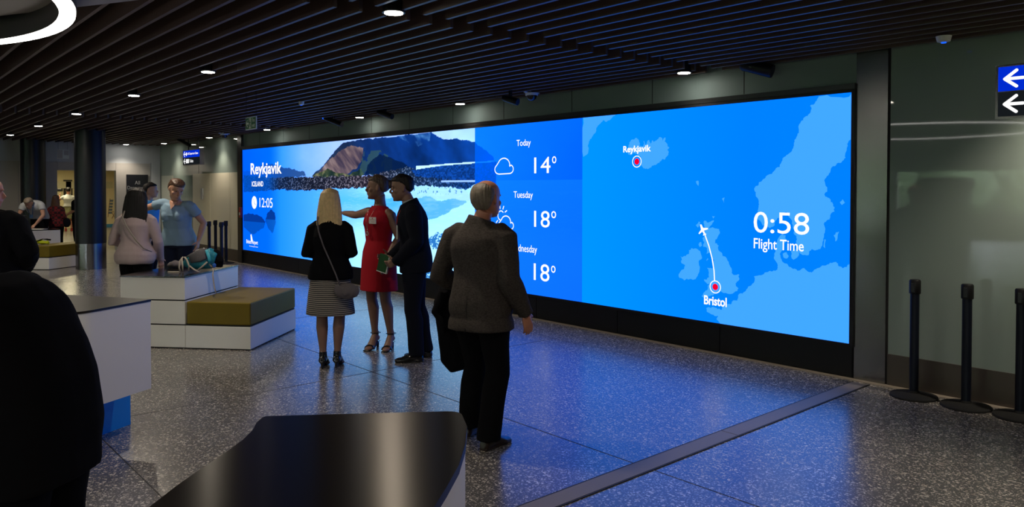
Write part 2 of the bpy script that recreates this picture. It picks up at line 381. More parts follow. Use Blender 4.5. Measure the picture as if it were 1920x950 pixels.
t.links.new(fr.outputs[0], mxs.inputs[0]); t.links.new(tr.outputs[0], mxs.inputs[1]); t.links.new(gl.outputs[0], mxs.inputs[2]); t.links.new(mxs.outputs[0], oo.inputs[0])
q = MB(); q.box((-22, Yb-.12, .78), (8.8, Yb-.11, 2.25)); tag(q.build('window_1', gm), kind='structure')
# ceiling: dark void, long brown slats, grey plasterboard
c = MB(); c.box((-22.15, Yb-.2, 3.12), (9.15, DW+.2, 3.4)); tag(c.build('ceiling', M['void']), kind='structure')
c = MB()
seg = [(-21.98, -13.78), (-13.55, -10.405), (-10.395, -7.36), (-7.35, -4.36), (-4.17, .45), (.62, 7.5)]
y = 6.42; rows = []
while y > -9:
    rows.append(y); y -= .185
for y in rows:
    for a, d in seg: c.box((a, y-.0135, ZC), (d, y+.0135, ZC+.165))
for a, d in seg[:5]:                      # carrier rails above the slats
    for x in (a+.25, (a+d)/2, d-.25): c.box((x-.02, -9, ZC+.167), (x+.02, 6.45, ZC+.20))
tag(c.build('ceiling_slats', M['slat']), 'dark brown slats running along the ceiling', kind='structure')
P0, P1 = atz(0, 27, 2.775), atz(235, 0, 2.775); dd = (P1-P0)
pts = [P0-dd*1.6, P1+dd*.8, Vector((-1.5, 1.2, 0)), Vector((-2, -4, 0)), Vector((-7, -3, 0))]
c = MB(); c.prism([(v.x, v.y) for v in pts], 2.765, 2.785); tag(c.build('ceiling_panel', M['plaster']), 'grey plasterboard ceiling panel beside the slats', kind='structure')

# ---- things outside, seen mirrored in the glazed wall
g = MB(); g.box((-60, -90, -.6), (40, -16.2, -.3)); M['grass'] = mat('grass', (.10, .16, .04), .9, vary=.3, vscale=.5); tag(g.build('ground', M['grass']), kind='structure')
M['leaf'] = mat('foliage', (.12, .17, .085), .8, vary=.5, vscale=1.4, bump=1, bscale=6); M['bark'] = mat('bark', (.2, .17, .12), .9)
for i in range(20):
    x = -31+i*4.1+random.uniform(-1, 1); y = -38-random.uniform(0, 7); h = random.uniform(5, 7.5)
    y = -34-(i % 3)*4.2; x = -40+i*3.3
    t = empty('tree', (x, y, -.3), label='green leafy tree beyond the windows, seen mirrored in the glass wall', cat='tree', group='trees outside mirrored in the glass wall')
    q = MB()
    for k in range(9): q.ell((random.uniform(-1.3, 1.3), random.uniform(-.7, .7), random.uniform(.9, h-1)), [random.uniform(1.1, 1.6)]*3, 10)
    me = q.mesh('crown')
    for v in me.vertices: v.co += Vector(noise.noise_vector(v.co*1.3+Vector((i, 0, 0))))*.45
    me.materials.append(M['leaf']); o = bpy.data.objects.new('crown', me); COL.objects.link(o); local(o, t)
    q = MB(); q.loft([(0, 0, 0), (.1, 0, 1.5), (0, 0, 3)], [.22, .17, .12], n=10); local(q.build('trunk', M['bark']), t)
q = MB(); nn_ = 90; random.seed(4)
for k in range(nn_): q.ell((-44+k*.72+random.uniform(-.2, .2), -50+random.uniform(-1, 1), random.uniform(.6, 4.2)), [random.uniform(1.5, 2.3)]*3, 10)
me = q.mesh('hedge')
for v in me.vertices: v.co += Vector(noise.noise_vector(v.co*1.1))*.5
me.materials.append(M['leaf']); hg = bpy.data.objects.new('hedge', me); COL.objects.link(hg); hg['kind'] = 'stuff'; hg['label'] = 'dense green hedge added behind the trees outside to hide bright sky mirrored in the glass wall'; hg['category'] = 'hedge'  # added foliage bank, blocks bright sky between the trees
t = empty('kiosk', (-8.5, -12, 0), label='dark rounded kiosk standing in the hall, mirrored in the glass wall', cat='kiosk')
q = MB(); q.lathe([(.72, 0), (.72, 1.6), (.80, 1.66), (.80, 1.9), (.66, 1.98)], n=40); local(q.build('body', M['steeldark'], smooth=False), t)
q = MB(); q.box((-.1, .70, .9), (.14, .735, 1.5)); local(q.build('panel', M['signblack']), t)
W = bpy.data.worlds.new('world'); SC.world = W; W.use_nodes = True
bgn = W.node_tree.nodes['Background']; bgn.inputs[0].default_value = (.80, .90, 1, 1); bgn.inputs[1].default_value = 22
try: W.cycles.sampling_method = 'NONE'
except Exception: pass

# ================================================================ VIDEO WALL
GREENLAND=[(-6.085,2.467),(-5.587,2.465),(-5.652,2.425),(-5.778,2.415),(-5.855,2.361),(-5.922,2.262),(-5.991,2.187),(-6.081,2.007)]
ICELAND_LAND=[(-5.402,2.111),(-5.371,2.16),(-5.34,2.177),(-5.293,2.193),(-5.253,2.154),(-5.248,2.105),(-5.206,2.091),(-5.191,2.152),(-5.167,2.102),(-5.145,2.144),(-5.115,2.158),(-5.099,2.111),(-5.077,2.153),(-5.054,2.134),(-5.017,2.15),(-4.981,2.184),(-4.951,2.177),(-4.943,2.141),(-4.9,2.174),(-4.914,2.134),(-4.884,2.115),(-4.869,2.078),(-4.847,2.068),(-4.876,2.043),(-4.861,1.995),(-4.903,1.949),(-4.954,1.933),(-5.013,1.898),(-5.073,1.882),(-5.133,1.846),(-5.194,1.86),(-5.257,1.91),(-5.227,1.982),(-5.353,2.011),(-5.4,2.012),(-5.409,2.05)]
SCANDINAVIA=[(-2.937,2.464),(-3.234,2.457),(-3.26,2.415),(-3.312,2.382),(-3.324,2.307),(-3.376,2.254),(-3.422,2.199),(-3.415,2.148),(-3.454,2.086),(-3.467,2.022),(-3.535,1.947),(-3.576,1.896),(-3.603,1.838),(-3.659,1.8),(-3.716,1.768),(-3.802,1.702),(-3.846,1.662),(-3.844,1.582),(-3.813,1.502),(-3.827,1.408),(-3.826,1.346),(-3.769,1.29),(-3.691,1.272),(-3.645,1.323),(-3.57,1.382),(-3.533,1.425),(-3.495,1.371),(-3.463,1.274),(-3.425,1.179),(-3.379,1.044),(-3.314,1.041),(-3.286,1.098),(-3.201,1.11),(-3.175,1.206),(-3.177,1.327),(-3.123,1.369),(-3.083,1.437),(-3.081,1.477),(-3.116,1.526),(-3.174,1.588),(-3.176,1.712),(-3.133,1.774),(-3.083,1.835),(-3.021,1.87),(-2.986,1.955),(-2.974,2.027),(-2.945,2.099)]
EUROPE=[(-4.386,0.432),(-4.296,0.456),(-4.206,0.441),(-4.192,0.474),(-4.105,0.504),(-4.091,0.537),(-4.034,0.55),(-4.007,0.622),(-3.924,0.681),(-3.888,0.711),(-3.857,0.801),(-3.746,0.847),(-3.653,0.876),(-3.615,0.887),(-3.616,0.943),(-3.648,1.026),(-3.634,1.126),(-3.567,1.221),(-3.537,1.208),(-3.558,1.13),(-3.58,1.058),(-3.563,0.961),(-3.502,0.924),(-3.442,0.908),(-3.355,0.922),(-3.282,0.887),(-3.226,0.932),(-3.116,0.988),(-3.062,0.999),(-3.007,0.95),(-2.941,0.994),(-2.937,0.302),(-4.224,0.3),(-4.264,0.337),(-4.25,0.378),(-4.325,0.381),(-4.378,0.4)]
BRITAIN=[(-4.415,1.258),(-4.409,1.317),(-4.303,1.325),(-4.325,1.281),(-4.362,1.241),(-4.242,1.239),(-4.241,1.188),(-4.285,1.134),(-4.292,1.095),(-4.246,1.072),(-4.2,0.973),(-4.149,0.938),(-4.104,0.865),(-4.096,0.815),(-4.017,0.809),(-4.012,0.766),(-4.051,0.693),(-4.022,0.671),(-4.036,0.644),(-4.18,0.61),(-4.268,0.607),(-4.343,0.561),(-4.442,0.55),(-4.374,0.622),(-4.345,0.677),(-4.406,0.704),(-4.414,0.723),(-4.354,0.754),(-4.362,0.819),(-4.378,0.843),(-4.302,0.849),(-4.296,0.927),(-4.335,0.989),(-4.395,0.979),(-4.381,1.038),(-4.427,1.049),(-4.413,1.102),(-4.436,1.14),(-4.414,1.193)]
IRELAND=[(-4.702,0.938),(-4.645,0.942),(-4.598,0.965),(-4.598,1.005),(-4.528,1.027),(-4.465,1.007),(-4.441,0.936),(-4.479,0.901),(-4.47,0.81),(-4.492,0.749),(-4.578,0.714),(-4.657,0.691),(-4.706,0.709),(-4.723,0.748),(-4.659,0.807),(-4.644,0.849),(-4.692,0.872)]
ISLES=[[(-3.564,1.038),(-3.527,1.055),(-3.504,1.021),(-3.526,0.995),(-3.556,1.004)],[(-3.482,1.065),(-3.445,1.088),(-3.408,1.069),(-3.422,1.013),(-3.458,0.99),(-3.481,1.023)],[(-3.086,1.23),(-3.066,1.258),(-3.039,1.266),(-3.052,1.205),(-3.072,1.178)],[(-3.177,1.125),(-3.168,1.193),(-3.157,1.186),(-3.162,1.112)],[(-4.516,1.267),(-4.478,1.308),(-4.462,1.296),(-4.489,1.242)],[(-4.323,1.365),(-4.293,1.364),(-4.311,1.34)],[(-4.213,1.537),(-4.182,1.551),(-4.189,1.496)],[(-4.519,1.71),(-4.486,1.716),(-4.487,1.665)],[(-3.034,1.521),(-3.01,1.546),(-2.99,1.516),(-3.015,1.497)],[(-4.482,1.072),(-4.451,1.1),(-4.44,1.061),(-4.466,1.046)],[(-4.387,0.921),(-4.372,0.941),(-4.364,0.929),(-4.382,0.911)]]
ROUTE=[(-4.406,1.174),(-4.359,1.066),(-4.319,0.939),(-4.297,0.824),(-4.29,0.719)]
PLANE=[(-4.465,1.273),(-4.45,1.278),(-4.427,1.242),(-4.373,1.244),(-4.369,1.231),(-4.418,1.216),(-4.402,1.187),(-4.39,1.184),(-4.393,1.174),(-4.411,1.172),(-4.426,1.164),(-4.429,1.171),(-4.42,1.18),(-4.436,1.205),(-4.473,1.177),(-4.482,1.185),(-4.452,1.223)]
HILLS=[(-16.161,2.004),(-15.786,2.013),(-15.249,2.12),(-14.769,2.138),(-14.374,2.082),(-14.119,2.041),(-13.748,2.007),(-13.568,1.977),(-13.246,1.946),(-13.193,1.866),(-14.305,1.836),(-16.159,1.852)]
MOUNTAIN=[(-12.961,1.851),(-12.769,1.952),(-12.449,2.073),(-12.243,2.193),(-11.941,2.356),(-11.77,2.427),(-11.458,2.444),(-10.756,2.458),(-10.404,2.45),(-10.122,2.458),(-9.867,2.46),(-9.603,2.456),(-9.134,2.457),(-9.004,2.407),(-8.876,2.354),(-8.69,2.336),(-8.568,2.348),(-8.331,2.31),(-8.115,2.265),(-7.96,2.206),(-7.713,2.059),(-7.709,1.826),(-11.197,1.857)]
BACKPEAK=[(-10.122,2.458),(-9.867,2.47),(-9.603,2.47),(-9.134,2.457),(-9.197,2.349),(-9.463,2.265),(-9.671,2.332),(-10.029,2.428)]
RIDGE=[(-11.199,2.008),(-11.035,2.176),(-11.207,2.462),(-11.209,2.592),(-11.209,2.592)]
SCREE=[(-12.768,1.887),(-12.554,1.999),(-12.242,2.155),(-11.841,2.303),(-11.551,2.364),(-11.087,2.322),(-11.128,2.114),(-11.31,1.976),(-11.639,1.886),(-12.033,1.879),(-12.29,1.944)]
MEADOW=[(-12.961,1.851),(-12.553,1.948),(-12.343,1.983),(-12.034,1.916),(-11.543,1.873),(-11.171,1.962),(-11.079,1.879),(-11.215,1.822),(-12.033,1.829)]
DARKWOOD=[(-11.03,1.876),(-10.95,2.024),(-10.75,2.125),(-10.554,2.182),(-10.209,2.11),(-9.914,2.042),(-9.594,1.917),(-9.524,1.848)]
ROCKS=[(-16.16,1.913),(-14.967,1.856),(-12.961,1.851),(-10.856,1.853),(-10.394,1.899),(-9.77,1.97),(-9.535,1.926),(-8.869,1.971),(-8.11,1.978),(-7.659,1.988),(-7.654,1.697),(-8.105,1.698),(-8.319,1.618),(-8.678,1.653),(-9.729,1.678),(-10.782,1.652),(-10.852,1.65),(-12.029,1.632),(-12.441,1.614),(-13.68,1.588),(-14.302,1.614),(-14.962,1.583),(-16.153,1.542)]
BUILDING=[(-9.543,1.975),(-9.257,1.979),(-8.87,1.988),(-8.11,2.003),(-7.712,2.007),(-7.712,1.99),(-8.11,1.982),(-8.869,1.967),(-9.389,1.933),(-9.535,1.92)]
BUSH=[(-9.663,1.908),(-9.256,1.96),(-8.714,1.973),(-8.11,1.973),(-7.658,1.971),(-7.655,1.783),(-8.106,1.751),(-8.68,1.773),(-9.523,1.818)]
ISLET=[[(-16.16,1.062),(-15.807,1.102),(-15.515,1.08),(-15.195,1.045),(-15.02,0.95),(-15.087,0.832),(-15.652,0.646),(-16.155,0.789)],[(-15.034,0.964),(-14.92,1.111),(-14.74,1.215),(-14.54,1.135),(-14.522,0.91),(-14.678,0.712),(-14.915,0.839)]]
SHRUB=[[(-9.231,0.862),(-9.149,0.938),(-8.987,0.994),(-8.827,1.001),(-8.747,0.934),(-8.823,0.789),(-9.104,0.749)],[(-9.476,0.332),(-9.307,0.42),(-9.058,0.429),(-8.855,0.339),(-8.853,0.221),(-9.475,0.259)]]
PALEBAND=[(-11.193,1.651),(-9.729,1.678),(-8.678,1.644),(-8.289,1.609),(-8.2,1.466),(-8.861,1.476),(-9.726,1.504),(-10.581,1.485),(-11.19,1.489)]
CYAN=[(-11.19,1.489),(-9.726,1.504),(-8.861,1.476),(-8.287,1.465),(-8.491,1.353),(-8.984,1.229),(-9.375,1.121),(-9.719,1.069),(-11.188,1.338)]

vw = empty('video_wall', (-9.56, DW, 0), label='huge curved-free wall-wide video screen showing Reykjavik weather and a flight map', cat='screen')
vw['label'] = 'wall-wide video screen showing a Reykjavik lagoon photo, weather panel and blue flight map'
XL, XR, Z0, Z1 = -16.19, -2.937, .302, 2.465; XP, XM = -8.114, -6.097
f = MB()
def frame_boxes(f, x0, x1, z0, z1, tk, y0, y1):
    f.box((x0-tk, y0, z0-tk), (x0, y1, z1+tk)); f.box((x1, y0, z0-tk), (x1+tk, y1, z1+tk)); f.box((x0, y0, z1), (x1, y1, z1+tk)); f.box((x0, y0, z0-tk), (x1, y1, z0))
frame_boxes(f, XL, XR, Z0, Z1, .03, DW-.045, DW+.02)
pk = lambda o, p: (setattr(o, 'parent', p), setattr(o, 'matrix_parent_inverse', p.matrix_basis.inverted()), o)[2]
pk(f.build('bezel', M['black']), vw)
f = MB(); f.box((XL-.03, DW-.05, Z1+.03), (XR+.03, DW+.02, Z1+.075)); pk(f.build('top_rail', M['steeldark']), vw)
# photo picture painted per vertex on a fine grid (the picture shown by the screen itself)
def inside(P, x, z):
    c = np.zeros(x.shape, bool); n = len(P)
    for i in range(n):
        (x1, z1), (x2, z2) = P[i], P[(i+1) % n]
        if z1 == z2: continue
        c ^= ((z1 > z) != (z2 > z)) & (x < (x2-x1)*(z-z1)/(z2-z1)+x1)
    return c
rng = np.random.default_rng(3)
def vnoise(x, z, fx, fz, seed=0):
    r_ = np.random.default_rng(seed).random((512, 512)); a = x*fx+1000; b_ = z*fz+1000
    i, j_ = np.floor(a).astype(int), np.floor(b_).astype(int); u, v = a-i, b_-j_; u = u*u*(3-2*u); v = v*v*(3-2*v)
    g_ = lambda p, q: r_[p % 512, q % 512]
    return (g_(i, j_)*(1-u)+g_(i+1, j_)*u)*(1-v)+(g_(i, j_+1)*(1-u)+g_(i+1, j_+1)*u)*v
def fbm(x, z, f0, seed, asp=1, o=4):
    t_ = 0; a = 1; s_ = 0
    for k_ in range(o): t_ = t_+a*vnoise(x, z, f0*2**k_, f0*asp*2**k_, seed+k_); s_ += a; a *= .55
    return t_/s_
nx, nz = 900, 260
gx = np.linspace(XL, XM, nx); gz = np.linspace(Z0, Z1, nz); X, Z = np.meshgrid(gx, gz)
def C(c): return np.array(lin(tuple(v/255 for v in c)))
def ramp(x, stops):
    xs_ = [s_[0] for s_ in stops]; cs = np.array([s_[1] for s_ in stops], float)
    return np.stack([np.interp(x, xs_, cs[:, k_]) for k_ in range(3)], -1)/255
img = ramp(X, [(-16.2, (0, 95, 225)), (-14.8, (0, 120, 235)), (-14.2, (60, 160, 245)), (-13.3, (130, 190, 245)), (-12, (185, 215, 250)), (-10, (170, 205, 245)), (-8.6, (205, 230, 252)), (-8.1, (190, 225, 252)), (-6, (90, 170, 245))])
img = img*(1-.18*fbm(X, Z, 1.2, 5, 3)[..., None]*np.array([1, .5, .1]))
def put(mask, col, a=1.0):
    col = np.asarray(col, float)/255
    if col.ndim == 1: col = np.broadcast_to(col, img.shape)
    if not np.isscalar(a): a = a[..., None]
    else: a = np.full(img.shape[:2], a)[..., None]
    m_ = mask[..., None]*a; img[:] = img*(1-m_)+col*m_
jx = X+(fbm(X, Z, 9, 11)-.5)*.06; jz = Z+(fbm(X, Z, 9, 17)-.5)*.05
# lake
lake = Z < 1.74+.0*X
lc = ramp(X, [(-16.2, (0, 105, 235)), (-15.0, (0, 115, 238)), (-14.3, (30, 145, 250)), (-13, (70, 170, 250)), (-12, (95, 195, 252)), (-11, (135, 215, 253)), (-9, (170, 225, 250)), (-8, (175, 222, 250)), (-6, (150, 210, 250))])*255
put(lake, lc)
put(inside(PALEBAND, jx, jz), (170, 212, 242), .55*np.clip((X+11.19)/.9, 0, 1))
cy = inside(CYAN, jx*1, jz+.02*np.sin(X*9))
put(cy, (38, 160, 232), .62*np.clip(.35+1.1*fbm(X, Z, 2.5, 31, 6), 0, 1)*np.clip((X+11.19)/.9, 0, 1))
put(np.ones_like(X, bool), (60, 190, 240), .5*np.exp(-((X+11.2)/1.3)**2-((Z-1.43)/.10)**2))
put(lake & (fbm(X, Z, 7, 41, 8) > .60) & (X > -13), (215, 238, 252), .35*np.clip((X+13)/1.5, 0, .35))
put((Z < 1.15) & (X > -12.2), (190, 228, 250), .75*np.clip((1.2-Z)*3, 0, 1)*np.clip((X+12.2)*1.2, 0, 1))
# hills, mountain
hc_ = ramp(X, [(-16.2, (0, 70, 190)), (-14.6, (20, 75, 165)), (-13.3, (45, 85, 150)), (-13.1, (50, 90, 150))])*255
put(inside(HILLS, jx, jz), hc_)
mt = inside(MOUNTAIN, jx, jz)
mc = ramp(X, [(-13, (40, 62, 90)), (-11.8, (30, 50, 90)), (-11, (14, 45, 105)), (-9.6, (8, 48, 120)), (-8.1, (10, 62, 150)), (-7, (10, 70, 165))])*255
shade = .65+.8*fbm(X+Z*.8, Z-X*.3, 2.2, 51, 1.0)
put(mt, np.clip(mc*shade[..., None], 0, 255))
put(mt & inside(BACKPEAK, jx, jz), (70, 130, 200), np.clip((fbm(X+Z, Z, 6, 61)-.38)*3, 0, .9))
str_ = fbm(X*1.0+Z*1.3, Z*.3-X*.2, 5, 71)
scm = inside(SCREE, jx, jz)
put(scm, ramp(str_, [(.2, (40, 38, 60)), (.42, (80, 66, 82)), (.6, (124, 102, 104)), (.8, (165, 145, 145))])*255, .92)
put(inside(MEADOW, jx, jz), ramp(fbm(X, Z, 7, 81), [(.3, (22, 42, 40)), (.5, (44, 62, 44)), (.65, (98, 104, 72)), (.8, (150, 140, 110))])*255, .9)
put(mt & (X > -11.2) & (X < -10.2) & (Z < 2.25) & (fbm(X, Z, 4, 83) > .52), (60, 92, 84), .6)
put(inside(DARKWOOD, jx, jz), (6, 28, 66), .85)
# rocks and bushes
rk = inside(ROCKS, jx, jz+(fbm(X, Z, 25, 91)-.5)*.05)
rn = fbm(X, Z, 34, 95, 1.5, 3)
rb = ramp(X, [(-16.2, (4, 60, 160)), (-14.8, (20, 50, 105)), (-13, (30, 38, 62)), (-11, (52, 48, 66)), (-9.9, (34, 58, 96)), (-8.1, (16, 70, 160)), (-6, (10, 80, 190))])*255
put(rk, rb*(.25+1.15*rn[..., None]))
put(rk & (rn > .63) & (X > -15.1) & (X < -8.2), ramp(X, [(-15, (90, 130, 190)), (-13, (160, 165, 190)), (-11, (205, 190, 200)), (-9.6, (150, 175, 215)), (-8, (70, 140, 220))])*255, .5)
put(inside(BUSH, jx, jz+(rn-.5)*.04), np.array((10, 62, 150))*(.5+rn[..., None]*1.0), .9)
put(inside(BUILDING, X, Z), (205, 228, 246))
put((np.abs(Z-1.735) < .012) & (X > -8.9) & (X < -8.1), (170, 215, 250), .9)
for P in SHRUB: put(inside(P, jx*1, jz+(rn-.5)*.08) & (rn > .40), (30, 110, 195), .9)
put((fbm(X, Z, 22, 99) > .66) & (Z > 1.55) & (Z < 1.64) & (X > -9.6) & (X < -8.2), (40, 110, 180), .7)
# left side graded deeper blue by the broadcast graphic
gm_ = np.clip((-14.35-X)/1.0, 0, .55); put(np.ones_like(X, bool), (0, 100, 232), gm_)
for P in ISLET:
    zc_ = min(max(p[1] for p in P)-.18, 1.0); put(inside(P, jx, jz), (4, 50, 140), np.where(Z > zc_, .92, .45))
img = np.where(img <= .04045, img/12.92, ((img+.055)/1.055)**2.4)
wp = X > XP                                # weather column: picture dimmed under a flat blue
bl = np.stack([np.zeros_like(X), np.interp(Z, [.3, 2.46], [.085, .14])+.02*(X-XP)*-1, np.full_like(X, .80)], -1)
img = np.where(wp[..., None], bl*.74+img*.26*np.array([.03, .6, .9]), img)
img = np.clip(img, 0, 1); img[..., 1] += np.clip(img[..., 1]-.62, 0, 1)*1.6; img[..., 0] += np.clip(img[..., 0]-.62, 0, 1)*1.2; img[..., 2] = np.where(img[..., 2] > .6, img[..., 2]+(img[..., 2]-.6)*1.7, img[..., 2])
vs = np.stack([X, np.full_like(X, DW-.03), Z], -1).reshape(-1, 3); idx = np.arange(nx*nz).reshape(nz, nx)
q4 = np.stack([idx[:-1, :-1], idx[:-1, 1:], idx[1:, 1:], idx[1:, :-1]], -1).reshape(-1, 4)
me = bpy.data.meshes.new('picture_panel'); me.vertices.add(len(vs)); me.vertices.foreach_set('co', vs.ravel())
me.loops.add(q4.size); me.loops.foreach_set('vertex_index', q4.ravel()); me.polygons.add(len(q4))
me.polygons.foreach_set('loop_start', np.arange(0, q4.size, 4)); me.polygons.foreach_set('loop_total', np.full(len(q4), 4)); me.update()
ca = me.color_attributes.new('picture', 'FLOAT_COLOR', 'POINT'); ca.data.foreach_set('color', np.concatenate([img, np.ones((nz, nx, 1))], -1).reshape(-1).astype(np.float32))
me.materials.append(m_vcol('picture_emission', 1.12)); o = bpy.data.objects.new('picture_panel', me); COL.objects.link(o); pk(o, vw); o['label'] = 'picture of a volcanic lagoon, dimmed to blue under the weather forecast'
# map
def m_sea():
    m = bpy.data.materials.new('map_sea'); m.use_nodes = True; t = m.node_tree; t.nodes.clear()
    tc = nd(t, 'ShaderNodeTexCoord'); sp = nd(t, 'ShaderNodeSeparateXYZ'); t.links.new(tc.outputs['Object'], sp.inputs[0])
    mr = nd(t, 'ShaderNodeMapRange'); mr.inputs[1].default_value = XM; mr.inputs[2].default_value = XM+2.2; t.links.new(sp.outputs[0], mr.inputs[0])
    cr = nd(t, 'ShaderNodeValToRGB'); cr.color_ramp.elements[0].color = (0, .31, 1.6, 1); cr.color_ramp.elements[1].color = (0, .225, 1.45, 1); t.links.new(mr.outputs[0], cr.inputs[0])
    e = nd(t, 'ShaderNodeEmission', Strength=1.0); t.links.new(cr.outputs[0], e.inputs[0]); o = nd(t, 'ShaderNodeOutputMaterial'); t.links.new(e.outputs[0], o.inputs[0]); return m
q = MB(); q.add([(XM, DW-.03, Z0), (XR, DW-.03, Z0), (XR, DW-.03, Z1), (XM, DW-.03, Z1)], [(0, 1, 2, 3)]); pk(q.build('map_panel', m_sea()), vw)
def rough(P, amp, it=3, keep=None):
    P = [Vector((a, b_)) for a, b_ in P]
    for k_ in range(it):
        Q = []
        for i in range(len(P)):
            a, b_ = P[i], P[(i+1) % len(P)]; d = b_-a; Q.append(a)
            edge = (abs(a.x-XR) < .004 and abs(b_.x-XR) < .004) or (a.y > Z1-.006 and b_.y > Z1-.006) or (a.y < Z0+.006 and b_.y < Z0+.006)
            mid = (a+b_)/2
            if not edge and d.length > .012: mid += Vector((-d.y, d.x))*random.uniform(-amp, amp)
            Q.append(mid)
        P = Q
    return [(min(max(p.x, XM), XR), min(max(p.y, Z0), Z1)) for p in P]
from mathutils.geometry import tessellate_polygon
def flat(name, polys, m, y, parent, lab=None):
    mb = MB()
    for P in polys:
        V = [Vector((a, y, b_)) for a, b_ in P]; T = tessellate_polygon([[Vector((a, b_, 0)) for a, b_ in P]])
        fs = []
        for tr_ in T:
            a, b_, c_ = [V[i] for i in tr_]; n_ = (b_-a).cross(c_-a); fs.append(tr_ if n_.y < 0 else tr_[::-1])
        mb.add(V, fs)
    o = pk(mb.build(name, m), parent)
    if lab: o['label'] = lab
    return o
M['land'] = emit('map_land', (.055, .40, 1.7), 1.0)
M['screenwhite'] = emit('screen_white', (1, 1, 1), 1.15); M['screenred'] = emit('screen_red', (.95, 0, .03), 1)
M['landring'] = emit('screen_ring_fill', (.10, .45, 1), 1)
flat('map_land', [rough(P, .22) for P in [GREENLAND, ICELAND_LAND, SCANDINAVIA, EUROPE, BRITAIN, IRELAND]]+[rough(P, .2, 1) for P in ISLES], M['land'], DW-.0315, vw, 'paler blue land masses of the flight map')
def ribbon(P, w_):
    P = [Vector(p) for p in P]; L_, R_ = [], []
    for i, p in enumerate(P):
        d = (P[min(i+1, len(P)-1)]-P[max(i-1, 0)]).normalized(); n_ = Vector((-d.y, d.x))*w_/2; L_.append(p+n_); R_.append(p-n_)
    return [tuple(v) for v in L_+R_[::-1]]
def circ(cx, cz, r_, n=40, a0=0, a1=2*pi): return [(cx+r_*cos(a0+(a1-a0)*k_/n), cz+r_*sin(a0+(a1-a0)*k_/n)) for k_ in range(n+1)]
def annulus(cx, cz, r_, w_): return [ribbon(circ(cx, cz, r_, 40, 0, pi), w_), ribbon(circ(cx, cz, r_, 40, pi, 2*pi), w_)]
flat('flight_route', [ribbon(ROUTE, .012)], M['screenwhite'], DW-.033, vw); flat('plane_icon', [PLANE], M['screenwhite'], DW-.033, vw)
for cx, cz, r_, ri in ((-5.281, 1.932, .060, .034), (-4.281, .66, .060, .032)):
    flat('city_ring', annulus(cx, cz, r_, .009), M['screenwhite'], DW-.034, vw); flat('city_dot', [circ(cx, cz, ri)[:-1]], M['screenred'], DW-.034, vw, 'red city dot')
TY = DW-.033
def tx(body, x0, x1, z0, z1, bold=0, name='lettering'): return text(body, name, M['screenwhite'], vw, (x0, x1, z0, z1), TY, .001, bold)
tx('Reykjavik', -15.75, -14.23, 1.85, 2.165, .022); tx('ICELAND', -15.69, -15.11, 1.672, 1.782, .018); tx('12:05', -15.30, -14.66, 1.24, 1.437)
flat('clock_icon', [circ(-15.571, 1.335, .135)[:-1]], M['screenwhite'], TY, vw); flat('clock_hands', [ribbon([(-15.60, 1.41), (-15.57, 1.33), (-15.50, 1.28)], .014)], emit('clock_blue', (0, .2, .8), 1), TY-.002, vw)
tx('Today', -7.251, -6.985, 2.155, 2.26); tx('14', -6.92, -6.63, 1.828, 2.027); tx('o', -6.6, -6.528, 1.944, 2.03)
tx('Tuesday', -7.307, -6.944, 1.49, 1.6); tx('18', -6.92, -6.64, 1.155, 1.36); tx('o', -6.612, -6.53, 1.275, 1.361)
tx('Wednesday', -7.386, -6.866, .800, .92); tx('18', -6.925, -6.644, .487, .70); tx('o', -6.614, -6.538, .607, .693)
tx('Reykjavik', -5.474, -5.092, 2.015, 2.108, .022); tx('Bristol', -4.411, -4.15, .473, .565, .022); tx('0:58', -3.862, -3.31, 1.222, 1.42, .0, name='lettering'); tx('Flight Time', -3.86, -3.36, 1.04, 1.168, .006)
tx('Bristol Airport', -16.0, -15.4, .425, .535, .01); tx('Amazing Journeys', -15.85, -15.4, .385, .412)
flat('tail_fin', [[(-15.78, .64), (-15.735, .66), (-15.69, .585), (-15.655, .50), (-15.76, .50)]], M['screenwhite'], TY, vw)
def cloud(x0, z0, w_, h_):
    P = []
    for cx, cz, r_, a0, a1 in ((.22, .30, .22, -90, -235), (.50, .56, .33, -205, -372), (.80, .30, .21, -295, -450)):
        for k_ in range(13):
            a = R(a0+(a1-a0)*k_/12); P.append((x0+w_*(cx+r_*cos(a)*.95), z0+h_*(cz+r_*sin(a)*1.3)))
    P.append((x0+w_*.22, z0)); return P
def outline(P, w_): return [ribbon([P[i], P[i+1]], w_) for i in range(len(P)-1)]
flat('cloud_icon', outline(cloud(-7.69, 1.826, .375, .21), .014), M['screenwhite'], TY, vw)
sunp = circ(-7.56, 1.28, .062, 14, R(40), R(260))
rays = [ribbon([(-7.56+cos(R(a))*.09, 1.28+sin(R(a))*.09), (-7.56+cos(R(a))*.14, 1.28+sin(R(a))*.14)], .014) for a in (30, 65, 100, 140, 180, 225)]
flat('sunny_cloud_icon', outline(cloud(-7.61, 1.10, .30, .18), .014)+[ribbon(sunp, .013)]+rays, M['screenwhite'], TY, vw)

# ================================================================ COLUMNS, SIGNS, FIXTURES
def column(x, y, r_, lab):
    t = empty('column', (x, y, 0), label=lab, cat='column')
    q = MB(); q.lathe([(r_, .52), (r_, ZC+.2)], n=64); q_ = local(q.build('shaft', M['column']), t); smooth_angle(q_)
    q = MB(); q.lathe([(r_-.006, 0), (r_-.006, .518)], n=64); q_ = local(q.build('base_sleeve', M['steel']), t); smooth_angle(q_); q_['label'] = 'brushed steel base sleeve'
    q = MB(); q.lathe([(r_-.012, .515), (r_-.012, .525)], n=64); local(q.build('shadow_line', M['gap']), t)
p = gp(169.5, 15.35); column(p.x, p.y, .283, 'large black round column with steel base, standing in front of the bright corridor')
p = gp(62.5, 18.3); column(p.x, p.y, .262, 'black round column further back at the pale wall, left of the large column')
